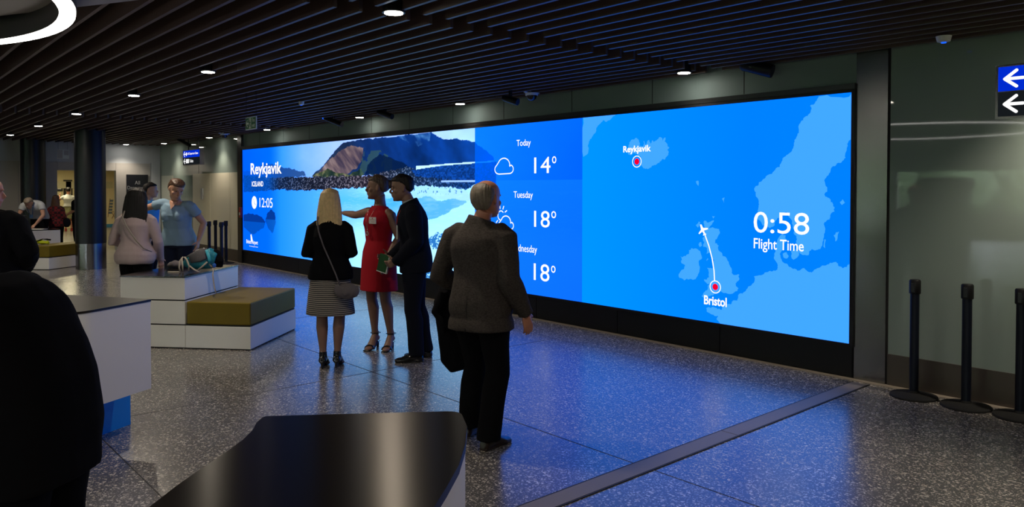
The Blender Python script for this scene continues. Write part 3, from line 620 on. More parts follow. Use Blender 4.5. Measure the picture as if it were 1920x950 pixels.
# downlights
def downlight(x, y, lab, en=42, grp=None, lamp=True):
    t = empty('downlight', (x, y, ZC), label=lab, cat='light', group=grp)
    q = MB(); q.lathe([(.075, -.012), (.075, .10), (.06, .12)], n=24); local(q.build('housing', M['black']), t)
    q = MB(); q.lathe([(.06, -.016), (.06, -.008)], n=24); local(q.build('lens', M['led']), t)
    if lamp:
        ld = bpy.data.lights.new('lamp', 'SPOT'); ld.energy = en; ld.spot_size = R(112 if y > 5 else 165); ld.spot_blend = 1 if y < 5 else .9; ld.shadow_soft_size = .05; ld.color = (1, .86, .68)
        lo = bpy.data.objects.new('lamp', ld); COL.objects.link(lo); local(lo, t); lo.location = (0, 0, -.04)
DL = {(-4.21, 2.69): 'bright round downlight nearest the camera, near the top middle', (-7.56, 2.69): 'second downlight of the near row, above and left of the exit sign',
      (-10.1, 2.69): 'third downlight of the near row going left', (-13.2, 2.69): 'fourth downlight of the near row, above the black columns', (-16.25, 2.69): 'fifth downlight of the near row, left of the large column',
      (-19.4, 2.69): 'farthest downlight of the near row, by the left edge', (-4.48, 6.22): 'downlight close above the map half of the screen', (-8.14, 6.25): 'downlight above the weather column of the screen',
      (-10.78, 6.24): 'downlight above the lagoon picture, between two black ceiling spotlights', (-14.26, 6.2): 'downlight just right of the green exit sign', (-17.38, 6.2): 'downlight just right of the lit blue direction sign, near the glass wall',
      (-20.46, 6.15): 'downlight over the left glass wall corner', (-21.6, 5.55): 'farthest downlight, over the corridor opening'}
for (x, y), lab in DL.items(): downlight(x, y, lab, (62 if x < -16 else 62) if y > 5 else (58 if x > -5 else 84))
for x in (-16.25, -12, -8, -4.2, 0, 4):
    for y in (-1.2, -5.0): downlight(x, y, 'unseen fill downlight of the hall ceiling behind the viewer', 90, 'unseen fill downlights behind the viewer')  # unseen hall downlights, placed behind the viewer as fill
for x in (-1.1, 2.2): downlight(x, 2.69, 'downlight of the near row to the right of the picture', 50, 'downlights right of the picture'); downlight(x, 6.2, 'downlight near the glass wall to the right of the picture', 210, 'downlights by the glass wall right of the picture')
# ring lights
def ring_light(x, y, r_, z, lab, grp=None):
    t = empty('ring_light', (x, y, z), label=lab, cat='light', group=grp)
    def ann(ro, ri, z0, z1, m, name):
        q = MB(); n = 96; vs = []
        for rr, zz in ((ro, z0), (ro, z1), (ri, z1), (ri, z0)):
            for k_ in range(n): vs.append((rr*cos(2*pi*k_/n), rr*sin(2*pi*k_/n), zz))
        fs = [(a*n+k_, a*n+(k_+1) % n, ((a+1) % 4)*n+(k_+1) % n, ((a+1) % 4)*n+k_) for a in range(4) for k_ in range(n)]
        q.add(vs, fs); o = local(q.build(name, m), t); smooth_angle(o); return o
    ann(r_, r_-.08, 0, .012, M['ring'], 'diffuser'); ann(r_+.004, r_-.084, .012, .165, M['steeldark'], 'drum')
    for k_ in range(3):
        q = MB(); a = 2*pi*k_/3+.4; q.box((cos(a)*(r_-.05)-.01, sin(a)*(r_-.05)-.01, .165), (cos(a)*(r_-.05)+.01, sin(a)*(r_-.05)+.01, .5)); local(q.build('hanger', M['steeldark']), t)
p = RH*(-4.25)+FH*3.28; ring_light(p.x, p.y, 2.05, 2.62, 'glowing white ring light hanging in the top left corner')
for x, y in ((-1.2, -2.6), (3.2, -3.4), (.4, -6.6)): ring_light(x, y, 1.5, 2.62, 'glowing white ring light added unseen behind the viewer as fill', 'added fill ring lights behind the viewer')  # extra rings out of view, added to brighten faces turned to the viewer
# ceiling devices
def can(px, py, D, ln, lab, led=False, dz=.10):
    c = atd(px, py, D); t = empty('ceiling_spotlight', c, label=lab, cat='spotlight')
    ax = Vector((.92, .25, -.30)).normalized()
    q = MB(); kr = .062 if D < 8 else .042; q.lathe([(kr*.7, -ln/2), (kr*.9, -ln/2+.02), (kr, ln/2-.01), (kr*.95, ln/2)], n=28, ax=ax); o = local(q.build('barrel', M['black']), t); smooth_angle(o)
    q = MB(); q.box((-.015, -.015, 0), (.015, .015, ZC+.13-c.z)); local(q.build('bracket', M['black']), t)
    if led: q = MB(); q.lathe([(kr*.7, 0), (kr*.7, .03)], c=-ax*(ln/2+.03), n=20, ax=ax); local(q.build('lens', M['blueled']), t)
can(1419, 127, 7.0, .30, 'black cylinder spotlight under the slats above the map screen', False)
can(625, 227, 12.3, .42, 'black cylinder spotlight with blue-lit lens above the lagoon picture', True)
can(722, 214, 11.2, .30, 'slim black spotlight under the slats, right of the second ceiling lamp above the lagoon')
can(957, 187, 8.9, .22, 'black spotlight stub just left of the dome camera')
can(345, 267, 18.0, .5, 'black spotlight above the lit blue direction sign')
def dome(px, py, z, lab):
    c = atz(px, py, z); c.y = 6.42-.185*round((6.42-c.y)/.185); t = empty('dome_camera', (c.x, c.y, ZC), label=lab, cat='camera')
    q = MB(); q.lathe([(.075, -.03), (.08, 0)], n=28); q.box((-.012, -.12, -.004), (.012, .12, .012)); q.box((-.008, -.03, 0), (.008, -.015, .34)); local(q.build('base', M['white']), t)
    q = MB(); q.lathe([(.065*cos(R(a)), -.03-.065*sin(R(a))) for a in range(0, 90, 15)], n=28); o = local(q.build('dome', M['leather']), t); smooth_angle(o)
dome(987, 181, 2.74, 'small dome camera under the slats above the weather column')
dome(418, 255, 2.74, 'small dome camera near the post left of the screen')
dome(235, 277, 2.74, 'tiny dome camera over the corridor wall, just left of a downlight')
def sensor(px, py, lab, s_=1):
    c = atz(px, py, 2.77); c.y = 6.42-.185*round((6.42-c.y)/.185); t = empty('ceiling_sensor', (c.x, c.y, ZC), label=lab, cat='sensor')
    q = MB(); q.lathe([(.030*s_, -.045), (.045*s_, -.04), (.055*s_, 0)], n=24); local(q.build('housing', M['white']), t)
    q = MB(); q.lathe([(.018*s_, -.052), (.018*s_, -.044)], n=16); local(q.build('indicator', M['blueled']), t)
sensor(1767, 72, 'small white smoke detector above the glass wall on the right')
sensor(562, 193, 'small blue-lit sensor among the slats above the lagoon picture', .7)
# direction signs
def direction_sign(x0, ztop, Y, wd, ht, lab, rows_):
    t = empty('direction_sign', (x0, Y, ztop-ht), label=lab, cat='sign')
    q = MB(); q.box((0, 0, 0), (wd, .10, ht)); q.box((-.012, -.004, -.012), (0, .10, ht+.012)); q.box((wd, -.004, -.012), (wd+.012, .10, ht+.012)); q.box((0, -.004, -.012), (wd, .1, 0)); q.box((0, -.004, ht), (wd, .1, ht+.012)); local(q.build('case', M['steel']), t)
    for k_ in range(2):
        q = MB(); z_ = ht/2*(1-k_); q.box((.004, -.003, z_-(0 if k_ == 0 else 0)+.003), (wd-.004, -.001, z_+ht/2-.003)); lp = local(q.build('lit_panel', M['signblue'] if k_ == 0 else M['signdark']), t)
        zc = z_+ht/4; h4 = ht*.17; a = .022*ht/.36
        q = MB()
        for pp in ([(.045, zc), (.155, zc)], [(.045, zc), (.115, zc+.055)], [(.045, zc), (.115, zc-.055)]):
            q.loft([(pp[0][0], -.004, pp[0][1]), (pp[1][0], -.004, pp[1][1])], [(.011, .0015)]*2, side=(pp[1][1]-pp[0][1], 0, -(pp[1][0]-pp[0][0])), n=8)
            for e_ in pp: q.lathe([(.011, 0), (.011, .003)], c=(e_[0], -.0025, e_[1]), ax=(0, -1, 0), n=12)
        local(q.build('arrow', M['signwhite']), lp)
        x = .20
        for kk in range(rows_[k_][0]):
            q = MB(); q.lathe([(.042, 0), (.042, .003)], c=(x+.03, -.0025, zc), ax=(0, -1, 0), n=24) if k_ == 0 else q.box((x, -.005, zc-.048), (x+.055, -.002, zc+.048)); local(q.build('pictogram', M['signwhite']), lp); x += .072
        o = text(rows_[k_][1], 'lettering', M['signwhite'], None, (x+.03, x+.03+rows_[k_][2], zc-.035, zc+.035), -.003, .001, .01); local(o, lp)
    for x in (wd*.2, wd*.8):
        q = MB(); q.box((x-.012, .04, ht+.01), (x+.012, .06, ZC+.13-(ztop-ht))); local(q.build('hanger', M['black']), t)
a = aty(1871, 126, 6.1); direction_sign(a.x, a.z, 6.1, 1.15, .352, 'large lit direction sign with two white left arrows at the right edge', [(1, 'All Departure Gates', .78), (3, 'Toilets', .3)])
a = aty(343.6, 283, 6.1); direction_sign(a.x, a.z, 6.1, 1.12, .335, 'small distant lit direction sign, blue over black, hanging by the left glass wall', [(1, 'All Departure Gates', .72), (3, 'Toilets', .25)])
# fire exit sign
c = atd(471, 231, 9.4); t = empty('fire_exit_sign', c, label='green Fire exit sign with white arrow and running man, hanging from the slats', cat='sign')
hw, hh = .165, .078
q = MB(); q.box((-hw, -.006, -hh), (hw, .006, hh)); local(q.build('frame', M['exitwhite']), t)
q = MB(); q.box((-hw+.010, -.009, -hh+.010), (hw-.010, -.0065, hh-.010)); gpn = local(q.build('green_panel', M['exitgreen']), t)
q = MB()
q.wallprism([(-.135, 0), (-.10, .045), (-.085, .045), (-.108, .012), (-.065, .012), (-.065, -.012), (-.108, -.012), (-.085, -.045), (-.10, -.045)], -.011, -.009); local(q.build('arrow', M['exitwhite']), gpn)
q = MB(); q.box((-.045, -.011, -.062), (.018, -.0091, .062)); local(q.build('door_pictogram', M['exitwhite']), gpn)
q = MB(); q.lathe([(.010, 0), (.010, .002)], c=(-.012, -.0112, .040), ax=(0, -1, 0), n=14)
for a, b_, w_ in (((-.012, .028), (-.016, -.008), .010), ((-.014, .02), (.008, .004), .005), ((-.014, .02), (-.036, .008), .005), ((-.016, -.008), (.004, -.028), .006), ((.004, -.028), (.002, -.055), .005), ((-.016, -.008), (-.022, -.034), .006), ((-.022, -.034), (-.038, -.046), .005)):
    q.wallprism(ribbon([a, b_], w_*2)[::-1], -.0125, -.0112)
local(q.build('running_man', M['exitgreen']), gpn)
o = text('Fire', 'lettering', M['exitwhite'], None, (.050, .130, .012, .058), -.0095, .001, .01); local(o, gpn)
o = text('exit', 'lettering', M['exitwhite'], None, (.050, .130, -.050, -.008), -.0095, .001, .01); local(o, gpn)
for x in (-.15, .15):
    q = MB(); q.box((x-.002, -.002, hh), (x+.002, .002, ZC-c.z+.1)); local(q.build('wire', M['steel']), t)
# far wall signs and corridor things
def xsign(px0, px1, py0, py1, X, m, name, **k):
    a, b_ = atx(px0, py1, X), atx(px1, py0, X); q = MB(); q.box((X-.015, a.y, a.z), (X, b_.y, b_.z)); o = q.build(name, m); return tag(o, **k), a, b_
t = empty('wall_sign', (0, 0, 0), label='square black All Departures sign on the grey wall behind the women', cat='sign')
a, b_ = atx(237, 364, -21.97), atx(277, 327.5, -21.97); q = MB(); q.box((-21.98, a.y, a.z), (-21.95, b_.y, b_.z)); local(q.build('board', M['signblack']), t)
M['signgrey'] = mat('sign_lettering', (.30, .31, .33), .6)
w_ = b_.y-a.y; h_ = b_.z-a.z
o = text('All', 'lettering', M['signgrey'], None, (a.y+w_*.38, a.y+w_*.62, a.z+h_*.50, a.z+h_*.68), -21.948, .002, facing='x'); local(o, t)
o = text('Departures', 'lettering', M['signgrey'], None, (a.y+w_*.04, a.y+w_*.96, a.z+h_*.20, a.z+h_*.42), -21.948, .002, facing='x'); local(o, t)
c = atx(118, 289, -21.0); t = empty('hanging_sign', c, label='small dim sign hanging above the corridor opening, left of the large column', cat='sign')
q = MB(); q.box((-.01, -.13, -.11), (.01, .13, .11)); local(q.build('panel', M['exitwhite']), t)
q = MB(); q.box((.01, -.12, -.10), (.014, -.01, .10)); q.box((.01, .02, -.02), (.014, .12, .09)); local(q.build('pictogram', M['wallpanel']), t)
for y in (-.1, .1): q = MB(); q.box((-.002, y-.002, .11), (.002, y+.002, ZC-c.z+.05)); local(q.build('wire', M['steel']), t)
Xc = -34.75
t = empty('framed_picture', (0, 0, 0), label='framed picture on the yellow corridor wall', cat='picture')
a, b_ = atx(119.5, 366, Xc), atx(135.5, 337, Xc); q = MB(); q.box((Xc-.05, a.y, a.z), (Xc, b_.y, b_.z)); local(q.build('frame', M['steeldark']), t)
q = MB(); q.box((Xc, a.y+.08, a.z+.05), (Xc+.01, b_.y-.04, b_.z-.05)); local(q.build('print', mat('print_ochre', (.28, .22, .14), .6)), t)
pass
t = empty('corridor_sign', (0, 0, 0), label='small black sign with white lettering on the corridor wall', cat='sign')
a, b_ = atx(107, 358, Xc), atx(117.5, 349, Xc); q = MB(); q.box((Xc-.02, a.y-.2, a.z), (Xc, b_.y, b_.z)); local(q.build('board', M['signblack']), t)
q = MB(); q.box((Xc, a.y+.02, a.z+.07), (Xc+.004, b_.y-.05, b_.z-.07)); local(q.build('lettering', M['paper']), t)
t = empty('wall_poster', (0, 0, 0), label='tall deck chair poster with blue base band at the corridor end', cat='poster')
a, b_ = atx(193, 420, Xc), atx(215.5, 330, Xc); q = MB(); q.box((Xc-.02, a.y, a.z), (Xc, b_.y, b_.z)); local(q.build('print', mat('poster_cream', (.70, .58, .36), .6)), t)
q = MB(); q.box((Xc-.02, a.y, a.z-.30), (Xc+.01, b_.y, a.z)); local(q.build('base_band', mat('poster_blue', (.05, .22, .42), .6)), t)
q = MB(); yy, z_ = b_.y-.26, .56
for k_ in range(5): q.add([(Xc+.006, yy+k_*.012, z_+k_*.125), (Xc+.006, yy+.13+k_*.012, z_+k_*.125), (Xc+.006, yy+.14+k_*.012, z_+.085+k_*.125), (Xc+.006, yy+.01+k_*.012, z_+.085+k_*.125)], [(0, 1, 2, 3)])
local(q.build('deck_chair_stripes', mat('poster_stripe', (.12, .16, .22), .6)), t)
q = MB()
for a_, c_ in (((yy-.03, .42), (yy+.06, 1.2)), ((yy+.12, .36), (yy+.24, .62)), ((yy+.12, .62), (yy+.25, .36)), ((yy+.12, .64), (yy+.25, .64))):
    q.loft([(Xc+.01, *a_), (Xc+.01, *c_)], [(.010, .010)]*2, n=6)
local(q.build('drawn_stool', mat('poster_wood', (.25, .14, .06), .6)), t)
t = tag(MB().box((Xc, 6.0, 1.62), (Xc+.01, 8.4, 1.9)).build('wall_lettering_band', mat('faint_band', (.55, .50, .32), .7)), 'faint pale lettering band high on the corridor wall', 'sign')
# cream panels beside the screen, imitating the hall's lit wall mirrored in the glass
c0 = aty(362, 400, DW).x; q = MB(); xs = [c0, c0+1.2, c0+2.4, -16.95, -16.46]
for a, b_ in zip(xs[:-1], xs[1:]): q.box((a+.006, DW-.006, .27), (b_-.006, DW, 1.99))
reflpanel = tag(q.build('reflection_panel_1', M['cream']), kind='structure')
q = MB(); q.box((-21.9, DW-.004, .27), (c0-1.5, DW, 1.97)); tag(q.build('trim_9', mat('pale_green_panel', (.46, .49, .42), .2)), kind='structure')
for zz, (pa, pb) in enumerate((((338, 345), (341, 372)),)):
    a, b_ = aty(378, 374, DW-.006), aty(383, 353, DW-.006); q = MB(); q.box((a.x, DW-.03, a.z), (a.x+.12, DW-.006, b_.z)); hn = q.build('door_handle', M['paper']); hn.parent = reflpanel
# fire call point on the post
c = aty(452.5, 398, DW-.046); t = empty('fire_call_point', c, label='small red fire call point on the dark post left of the screen', cat='call point')
q = MB(); q.box((-.05, -.035, -.11), (.05, 0, .11)); local(q.build('box', M['redplastic'], bevel=.004), t)
q = MB(); q.box((-.035, -.038, -.06), (.035, -.035, .0)); local(q.build('glass', M['exitwhite']), t)
# queue posts
def stanchion(x, y, lab, first=[None]):
    if first[0] is None:
        t = empty('queue_post', (x, y, 0)); first[0] = t
        q = MB(); q.lathe([(.168, 0), (.172, .008), (.168, .016), (.12, .026), (.04, .034), (.036, .05)], n=48); smooth_angle(local(q.build('base', mat('base_dark_rubber', (.014, .014, .014), .7, spec=.2)), t))
        q = MB(); q.lathe([(.033, .05), (.033, .815)], n=28); smooth_angle(local(q.build('post', mat('dark_blue_black_tube', (.004, .006, .014), .4, spec=.25)), t))
        q = MB(); q.lathe([(.039, .815), (.042, .82), (.042, .915), (.036, .925)], n=28); bh = local(q.build('belt_head', M['black']), t); smooth_angle(bh)
        q = MB(); q.box((-.012, -.048, .83), (.012, -.038, .90)); local(q.build('belt_clip', M['steeldark']), bh)
    else:
        t = first[0].copy(); COL.objects.link(t); t.location = (x, y, 0)
        for ch in first[0].children:
            c_ = ch.copy(); COL.objects.link(c_); c_.parent = t
            for g_ in ch.children: g2 = g_.copy(); COL.objects.link(g2); g2.parent = c_
    tag(t, lab, 'queue post', 'black retractable belt posts')
for px, D, lab in ((1718.5, 5.93, 'leftmost of the three black belt posts beside the right glass wall'), (1822, 5.69, 'middle one of the three black belt posts beside the right glass wall'), (1924, 5.43, 'black belt post cut off by the right edge of the picture'),
                   (391.5, 16.2, 'leftmost of the four distant black belt posts left of the screen'), (403.5, 16.75, 'second from left of the four distant black belt posts'), (414.5, 15.85, 'third from left of the four distant black belt posts'), (423, 16.45, 'rightmost of the four distant black belt posts, by the dark post')):
    p = gp(px, D); stanchion(p.x, min(p.y, 6.3), lab)

# ================================================================ FURNITURE
e1 = Vector((.750, .662)); e2 = Vector((-.677, .736)); O = Vector((-7.434, 3.049))
def quad(u0_, u1_, v0, v1): return [tuple(O+e1*u+e2*v) for u, v in ((u0_, v0), (u1_, v0), (u1_, v1), (u0_, v1))]
t = empty('bench_unit', (O.x, O.y, 0), label='white stepped bench and table unit with olive cushion, the one the two women lean on', cat='bench')
q = MB(); q.prism(quad(-1.41, -.704, .0, 1.17), .012, .236); q.prism(quad(-1.41, -.704, 0, 1.17), .250, .486); q.prism(quad(-1.41, -.704, 0, 1.17), .500, .722); pk(q.build('table_body', M['white'], bevel=.002), t)
q = MB(); q.prism(quad(-.70, 0, .0, 1.17), .012, .236); pk(q.build('seat_body', M['white'], bevel=.002), t)
q = MB(); q.prism(quad(-1.40, -.01, .012, 1.16), 0, .249); q.prism(quad(-1.40, -.715, .012, 1.16), .24, .51); pk(q.build('shadow_gap', M['gap']), t)
q = MB(); q.prism(quad(-1.415, -.70, -.004, 1.175), .723, .738); pk(q.build('worktop', M['worktopgloss'], bevel=.002), t)
q = MB(); q.prism(quad(-.688, -.002, .002, 1.165), .252, .482); pk(q.build('cushion', M['olive'], bevel=.014), t)
# far bench unit
Pc, Pr, Pl = atz(92, 505.8), atz(141, 499.5), atz(42, 505.5); e1b = (Pr-Pc); e1b.z = 0; e2b = Pl-Pc; e2b.z = 0
n1, n2 = e1b.normalized(), e2b.normalized(); n3 = Vector((-n1.y, n1.x, 0)); n3 = n3 if n3.dot(Vector((-1, 0, 0))) > 0 else -n3
t = empty('bench_unit', (Pc.x, Pc.y, 0), label='white bench and table unit with olive cushion, far left beside the large column', cat='bench')
L1 = 1.3
def pl(ps): return [(p_.x, p_.y) for p_ in ps]
q = MB(); q.prism(pl([Pc, Pc+n1*L1, Pc+n1*L1+e2b*1.2, Pc+e2b*1.2]), .012, .236); pk(q.build('seat_body', M['white'], bevel=.002), t)
q = MB(); q.prism(pl([Pc+e2b*.02+n1*.01, Pc+n1*(L1-.01)+e2b*.02, Pc+n1*(L1-.01)+e2b*1.18, Pc+e2b*1.18+n1*.01]), 0, .25); pk(q.build('shadow_gap', M['gap']), t)
q = MB(); q.prism(pl([Pc, Pc+n1*L1, Pc+n1*L1+e2b*1.0, Pc+e2b*1.0]), .252, .479); pk(q.build('cushion', M['olive'], bevel=.014), t)
Ta, Tb = atz(20, 432.3, .737), atz(113, 429.5, .737); Ta.z = Tb.z = 0; nn = Vector((Ta.y-Tb.y, Tb.x-Ta.x, 0)).normalized()
nn = nn if nn.dot(FH) > 0 else -nn
q = MB(); q.prism(pl([Ta, Tb, Tb+nn*.8, Ta+nn*.8]), .012, .722); pk(q.build('table_body', M['white'], bevel=.002), t)
q = MB(); q.prism(pl([Ta-nn*.004, Tb-nn*.004, Tb+nn*.8, Ta+nn*.8]), .723, .738); pk(q.build('worktop', M['worktopgloss']), t)
FARTOP = (Ta, Tb, nn)
# rounded counters
def roundpoly(P, rad):
    out = []; n = len(P)
    for i, p_ in enumerate(P):
        a, b_ = Vector(P[i-1][:2]), Vector(P[(i+1) % n][:2]); p = Vector(p_[:2]); r_ = rad[i]
        if r_ <= 0: out.append(tuple(p)); continue
        d1, d2 = (a-p).normalized(), (b_-p).normalized(); s_, e_ = p+d1*r_, p+d2*r_
        for k_ in range(9):
            u = k_/8; out.append(tuple(s_*(1-u)**2+p*2*u*(1-u)+e_*u*u))
    return out
def inset(P, d):
    n = len(P); c_ = []; ar = sum(P[i][0]*P[(i+1) % n][1]-P[(i+1) % n][0]*P[i][1] for i in range(n)); sg = 1 if ar > 0 else -1
    for i in range(n):
        a, p, b_ = Vector(P[i-1]), Vector(P[i]), Vector(P[(i+1) % n]); t1, t2 = (p-a).normalized(), (b_-p).normalized(); tt = (t1+t2).normalized()
        c_.append(tuple(p+Vector((-tt.y, tt.x))*d*sg))
    return c_
zt = .90
Rr, Ff, Bk = atz(284.5, 560.5, zt), atz(150, 585, zt), atz(60, 549, zt); Lf = atz(15, 590, zt)
poly = roundpoly([Rr, Bk, Lf, Ff], [.01, .05, .05, .10])
t = empty('service_counter', (Ff.x, Ff.y, 0), label='white counter on a bright blue plinth with dark top, left behind the foreground person', cat='counter')
q = MB(); q.prism(inset(poly, .004), .305, .885); smooth_angle(pk(q.build('body', M['white']), t), 30)
q = MB(); q.prism(poly, .886, zt); smooth_angle(pk(q.build('worktop', M['worktop'], ), t), 30)
pr_ = atz(245, 795); dR = Vector((pr_.x-Rr.x, pr_.y-Rr.y, 0)); uF = (Ff-Rr); uB = (Bk-Rr)
p_f = pr_+uF*.80; p_b = pr_+uB*.80
q = MB(); q.prism(pl([pr_, p_b, p_b+(Lf-Bk)*.7, p_f]), 0, .306); pk(q.build('plinth', M['bluelam']), t)
pc = [(-2.36, 1.01), (-1.985, 1.525), (-1.84, 1.44), (-1.72, 1.34), (-1.60, 1.225), (-1.50, 1.11), (-1.41, 1.0), (-1.34, .88), (-1.30, .72), (-1.32, .5), (-1.45, .36), (-1.66, .34), (-1.86, .52), (-1.95, .61), (-2.03, .70), (-2.11, .795), (-2.18, .87), (-2.245, .925), (-2.31, .965)]
rd = [.02, .05]+[0]*17
poly = roundpoly(pc, rd)
t = empty('service_counter', (-1.7, .95, 0), label='curved counter with dark brushed metal top in the foreground, bottom centre', cat='counter')
q = MB(); q.prism(inset(poly, .006), .28, .872); smooth_angle(pk(q.build('body', M['white']), t), 30)
mt_ = bpy.data.materials.new('brushed_counter_top'); mt_.use_nodes = True; b_ = mt_.node_tree.nodes['Principled BSDF']
b_.inputs['Anisotropic'].default_value = .88; b_.inputs['Base Color'].default_value = (.036, .029, .023, 1); b_.inputs['Metallic'].default_value = .8; b_.inputs['Roughness'].default_value = .33; 
tc_ = nd(mt_.node_tree, 'ShaderNodeTexCoord'); nz_ = nd(mt_.node_tree, 'ShaderNodeTexNoise', Scale=30.0, Detail=6.0); mt_.node_tree.links.new(tc_.outputs['Object'], nz_.inputs['Vector'])
mr_ = nd(mt_.node_tree, 'ShaderNodeMapRange'); mr_.inputs[3].default_value = .285; mr_.inputs[4].default_value = .295; mt_.node_tree.links.new(nz_.outputs['Fac'], mr_.inputs[0]); mt_.node_tree.links.new(mr_.outputs[0], b_.inputs['Roughness'])
tn = nd(mt_.node_tree, 'ShaderNodeTangent', direction_type='UV_MAP', uv_map='brush'); mt_.node_tree.links.new(tn.outputs[0], b_.inputs['Tangent'])
q = MB(); q.prism(poly, .874, zt); wt = pk(q.build('worktop', mt_, ), t); smooth_angle(wt, 30)
uvl = wt.data.uv_layers.new(name='brush'); vd = Vector((-.876, .482))
for lp_ in wt.data.loops:
    c_ = wt.data.vertices[lp_.vertex_index].co; uvl.data[lp_.index].uv = (c_.x*vd.x+c_.y*vd.y, -c_.x*vd.y+c_.y*vd.x)
q = MB(); q.prism(inset(poly, .16), 0, .282); pk(q.build('plinth', M['bluelam']), t)
# ================================================================ PEOPLE
def V3(*a): return Vector(a)
class Person:
    """one figure, built in units of a 1.75 m adult facing +Y and scaled to its height"""
    def __init__(s, label, loc, yaw, H=1.75, female=False, wide=1.0, J=None, head=(0, 0, 0), vox=.009, cat='person', heel=0):
        s.t = empty('person', loc, yaw, label=label, cat=cat); k = H/1.75; s.t.scale = (k, k, k)
        s.f = female; s.w = wide; s.vox = vox; s.heel = heel
        D = dict(pelvis=(0, 0, .95), waist=(0, .0, 1.10), chest=(0, -.005, 1.30), neck=(0, -.02, 1.47), head=(0, .015, 1.635),
                 shR=(.172, -.01, 1.385), elR=(.235, -.04, 1.13), wrR=(.245, .04, .88), shL=(-.172, -.01, 1.385), elL=(-.235, -.04, 1.13), wrL=(-.245, .04, .88),
                 hipR=(.088, 0, .90), knR=(.095, .02, .50), anR=(.10, -.02, .09), hipL=(-.088, 0, .90), knL=(-.095, .02, .50), anL=(-.10, -.02, .09),
                 toeR=(.02, 1, 0), toeL=(-.02, 1, 0), handR=(0, .1, -1), handL=(0, .1, -1), palmR=(-1, 0, 0), palmL=(1, 0, 0))
        if female: D.update(shR=(.152, -.01, 1.375), shL=(-.152, -.01, 1.375), elR=(.215, -.04, 1.13), elL=(-.215, -.04, 1.13))
        if J: D.update(J)
        s.J = {a: Vector(b) for a, b in D.items()}
        s.HM = Matrix.Rotation(R(head[0]), 3, 'Z') @ Matrix.Rotation(R(head[1]), 3, 'X') @ Matrix.Rotation(R(head[2]), 3, 'Y')
        s.side = (s.J['shR']-s.J['shL']).normalized(); s.hs = (s.J['hipR']-s.J['hipL']).normalized()
    def spine(s, z):
        keys = [(.80, s.J['pelvis']+(s.J['pelvis']-s.J['waist']).normalized()*.13 if 0 else s.J['pelvis']+V3(0, 0, -.15)), (.95, s.J['pelvis']), (1.10, s.J['waist']), (1.30, s.J['chest']), (1.47, s.J['neck'])]
        if z >= 1.47: return s.J['neck'].lerp(s.J['head'], (z-1.47)/.165)
        if z <= .80: return keys[0][1]+V3(0, 0, z-.80)
        for (a, p), (b, q) in zip(keys[:-1], keys[1:]):
            if a <= z <= b: return p.lerp(q, (z-a)/(b-a))
    TM = [(.82, .125, .085), (.88, .160, .105), (.95, .166, .112), (1.02, .155, .108), (1.10, .148, .102), (1.20, .158, .110), (1.30, .168, .118), (1.36, .160, .108), (1.40, .128, .090), (1.44, .090, .072), (1.48, .062, .060), (1.56, .052, .056)]
    TF = [(.82, .130, .090), (.88, .168, .115), (.95, .172, .122), (1.02, .150, .112), (1.10, .124, .095), (1.20, .136, .108), (1.29, .148, .126), (1.355, .140, .102), (1.40, .108, .080), (1.44, .074, .062), (1.48, .052, .052), (1.56, .046, .050)]
    def rings(s): return s.TF if s.f else s.TM
    def rad(s, z, off=0):
        T = s.rings()
        if z <= T[0][0]: return (T[1][1]*s.w+off, T[1][2]*s.w+off)
        for a, b in zip(T[:-1], T[1:]):
            if a[0] <= z <= b[0]:
                u = (z-a[0])/(b[0]-a[0]); return ((a[1]+(b[1]-a[1])*u)*s.w+off, (a[2]+(b[2]-a[2])*u)*s.w+off)
    def torso(s, mb, z0=.82, z1=1.56, off=0, n=28, mod=None, sq=2.3):
        zs = sorted(set([z0, z1]+[t_[0] for t_ in s.rings() if z0 < t_[0] < z1]+[z0+(z1-z0)*k/8 for k in range(9)]))
        pts, rr = [], []
        for z in zs:
            rx, ry = s.rad(z, off); dy = 0; dx = 0
            if mod: rx, ry, dx, dy = mod(z, rx, ry)
            p = s.spine(z)+V3(dx, dy, 0); pts.append(p); rr.append((rx, ry))
        mb.loft(pts, rr, s.side, n, sq)
    HP = [(-.02, .060, -.005, .020), (.03, .082, -.015, .036), (.10, .090, -.030, .050), (.17, .091, -.050, .058), (.25, .093, -.066, .063), (.34, .089, -.080, .067), (.44, .083, -.092, .071), (.50, .082, -.098, .073),
          (.57, .090, -.101, .0745), (.66, .091, -.103, .076), (.76, .085, -.101, .075), (.85, .070, -.090, .068), (.92, .050, -.072, .055), (.97, .028, -.048, .037), (1.0, .008, -.028, .016)]
    def hp(s, p): return s.J['head']+s.HM @ (Vector(p)-V3(0, 0, 0))
    def headring(s, mb, rows, n=26):
        vs = []; N = len(rows)
        for t_, yf, yb, w_ in rows:
            z = (t_-.5)*.235; cy_, ry = (yf+yb)/2, (yf-yb)/2
            for k in range(n):
                a = 2*pi*k/n; x = w_*math.copysign(abs(cos(a))**.88, cos(a)); y = ry*math.copysign(abs(sin(a))**.92, sin(a))
                vs.append(s.hp((x, cy_+y, z)))
        fs = [(i*n+k, i*n+(k+1) % n, (i+1)*n+(k+1) % n, (i+1)*n+k) for i in range(N-1) for k in range(n)]
        fs += [tuple(range(n-1, -1, -1)), tuple((N-1)*n+k for k in range(n))]
        mb.add(vs, fs)
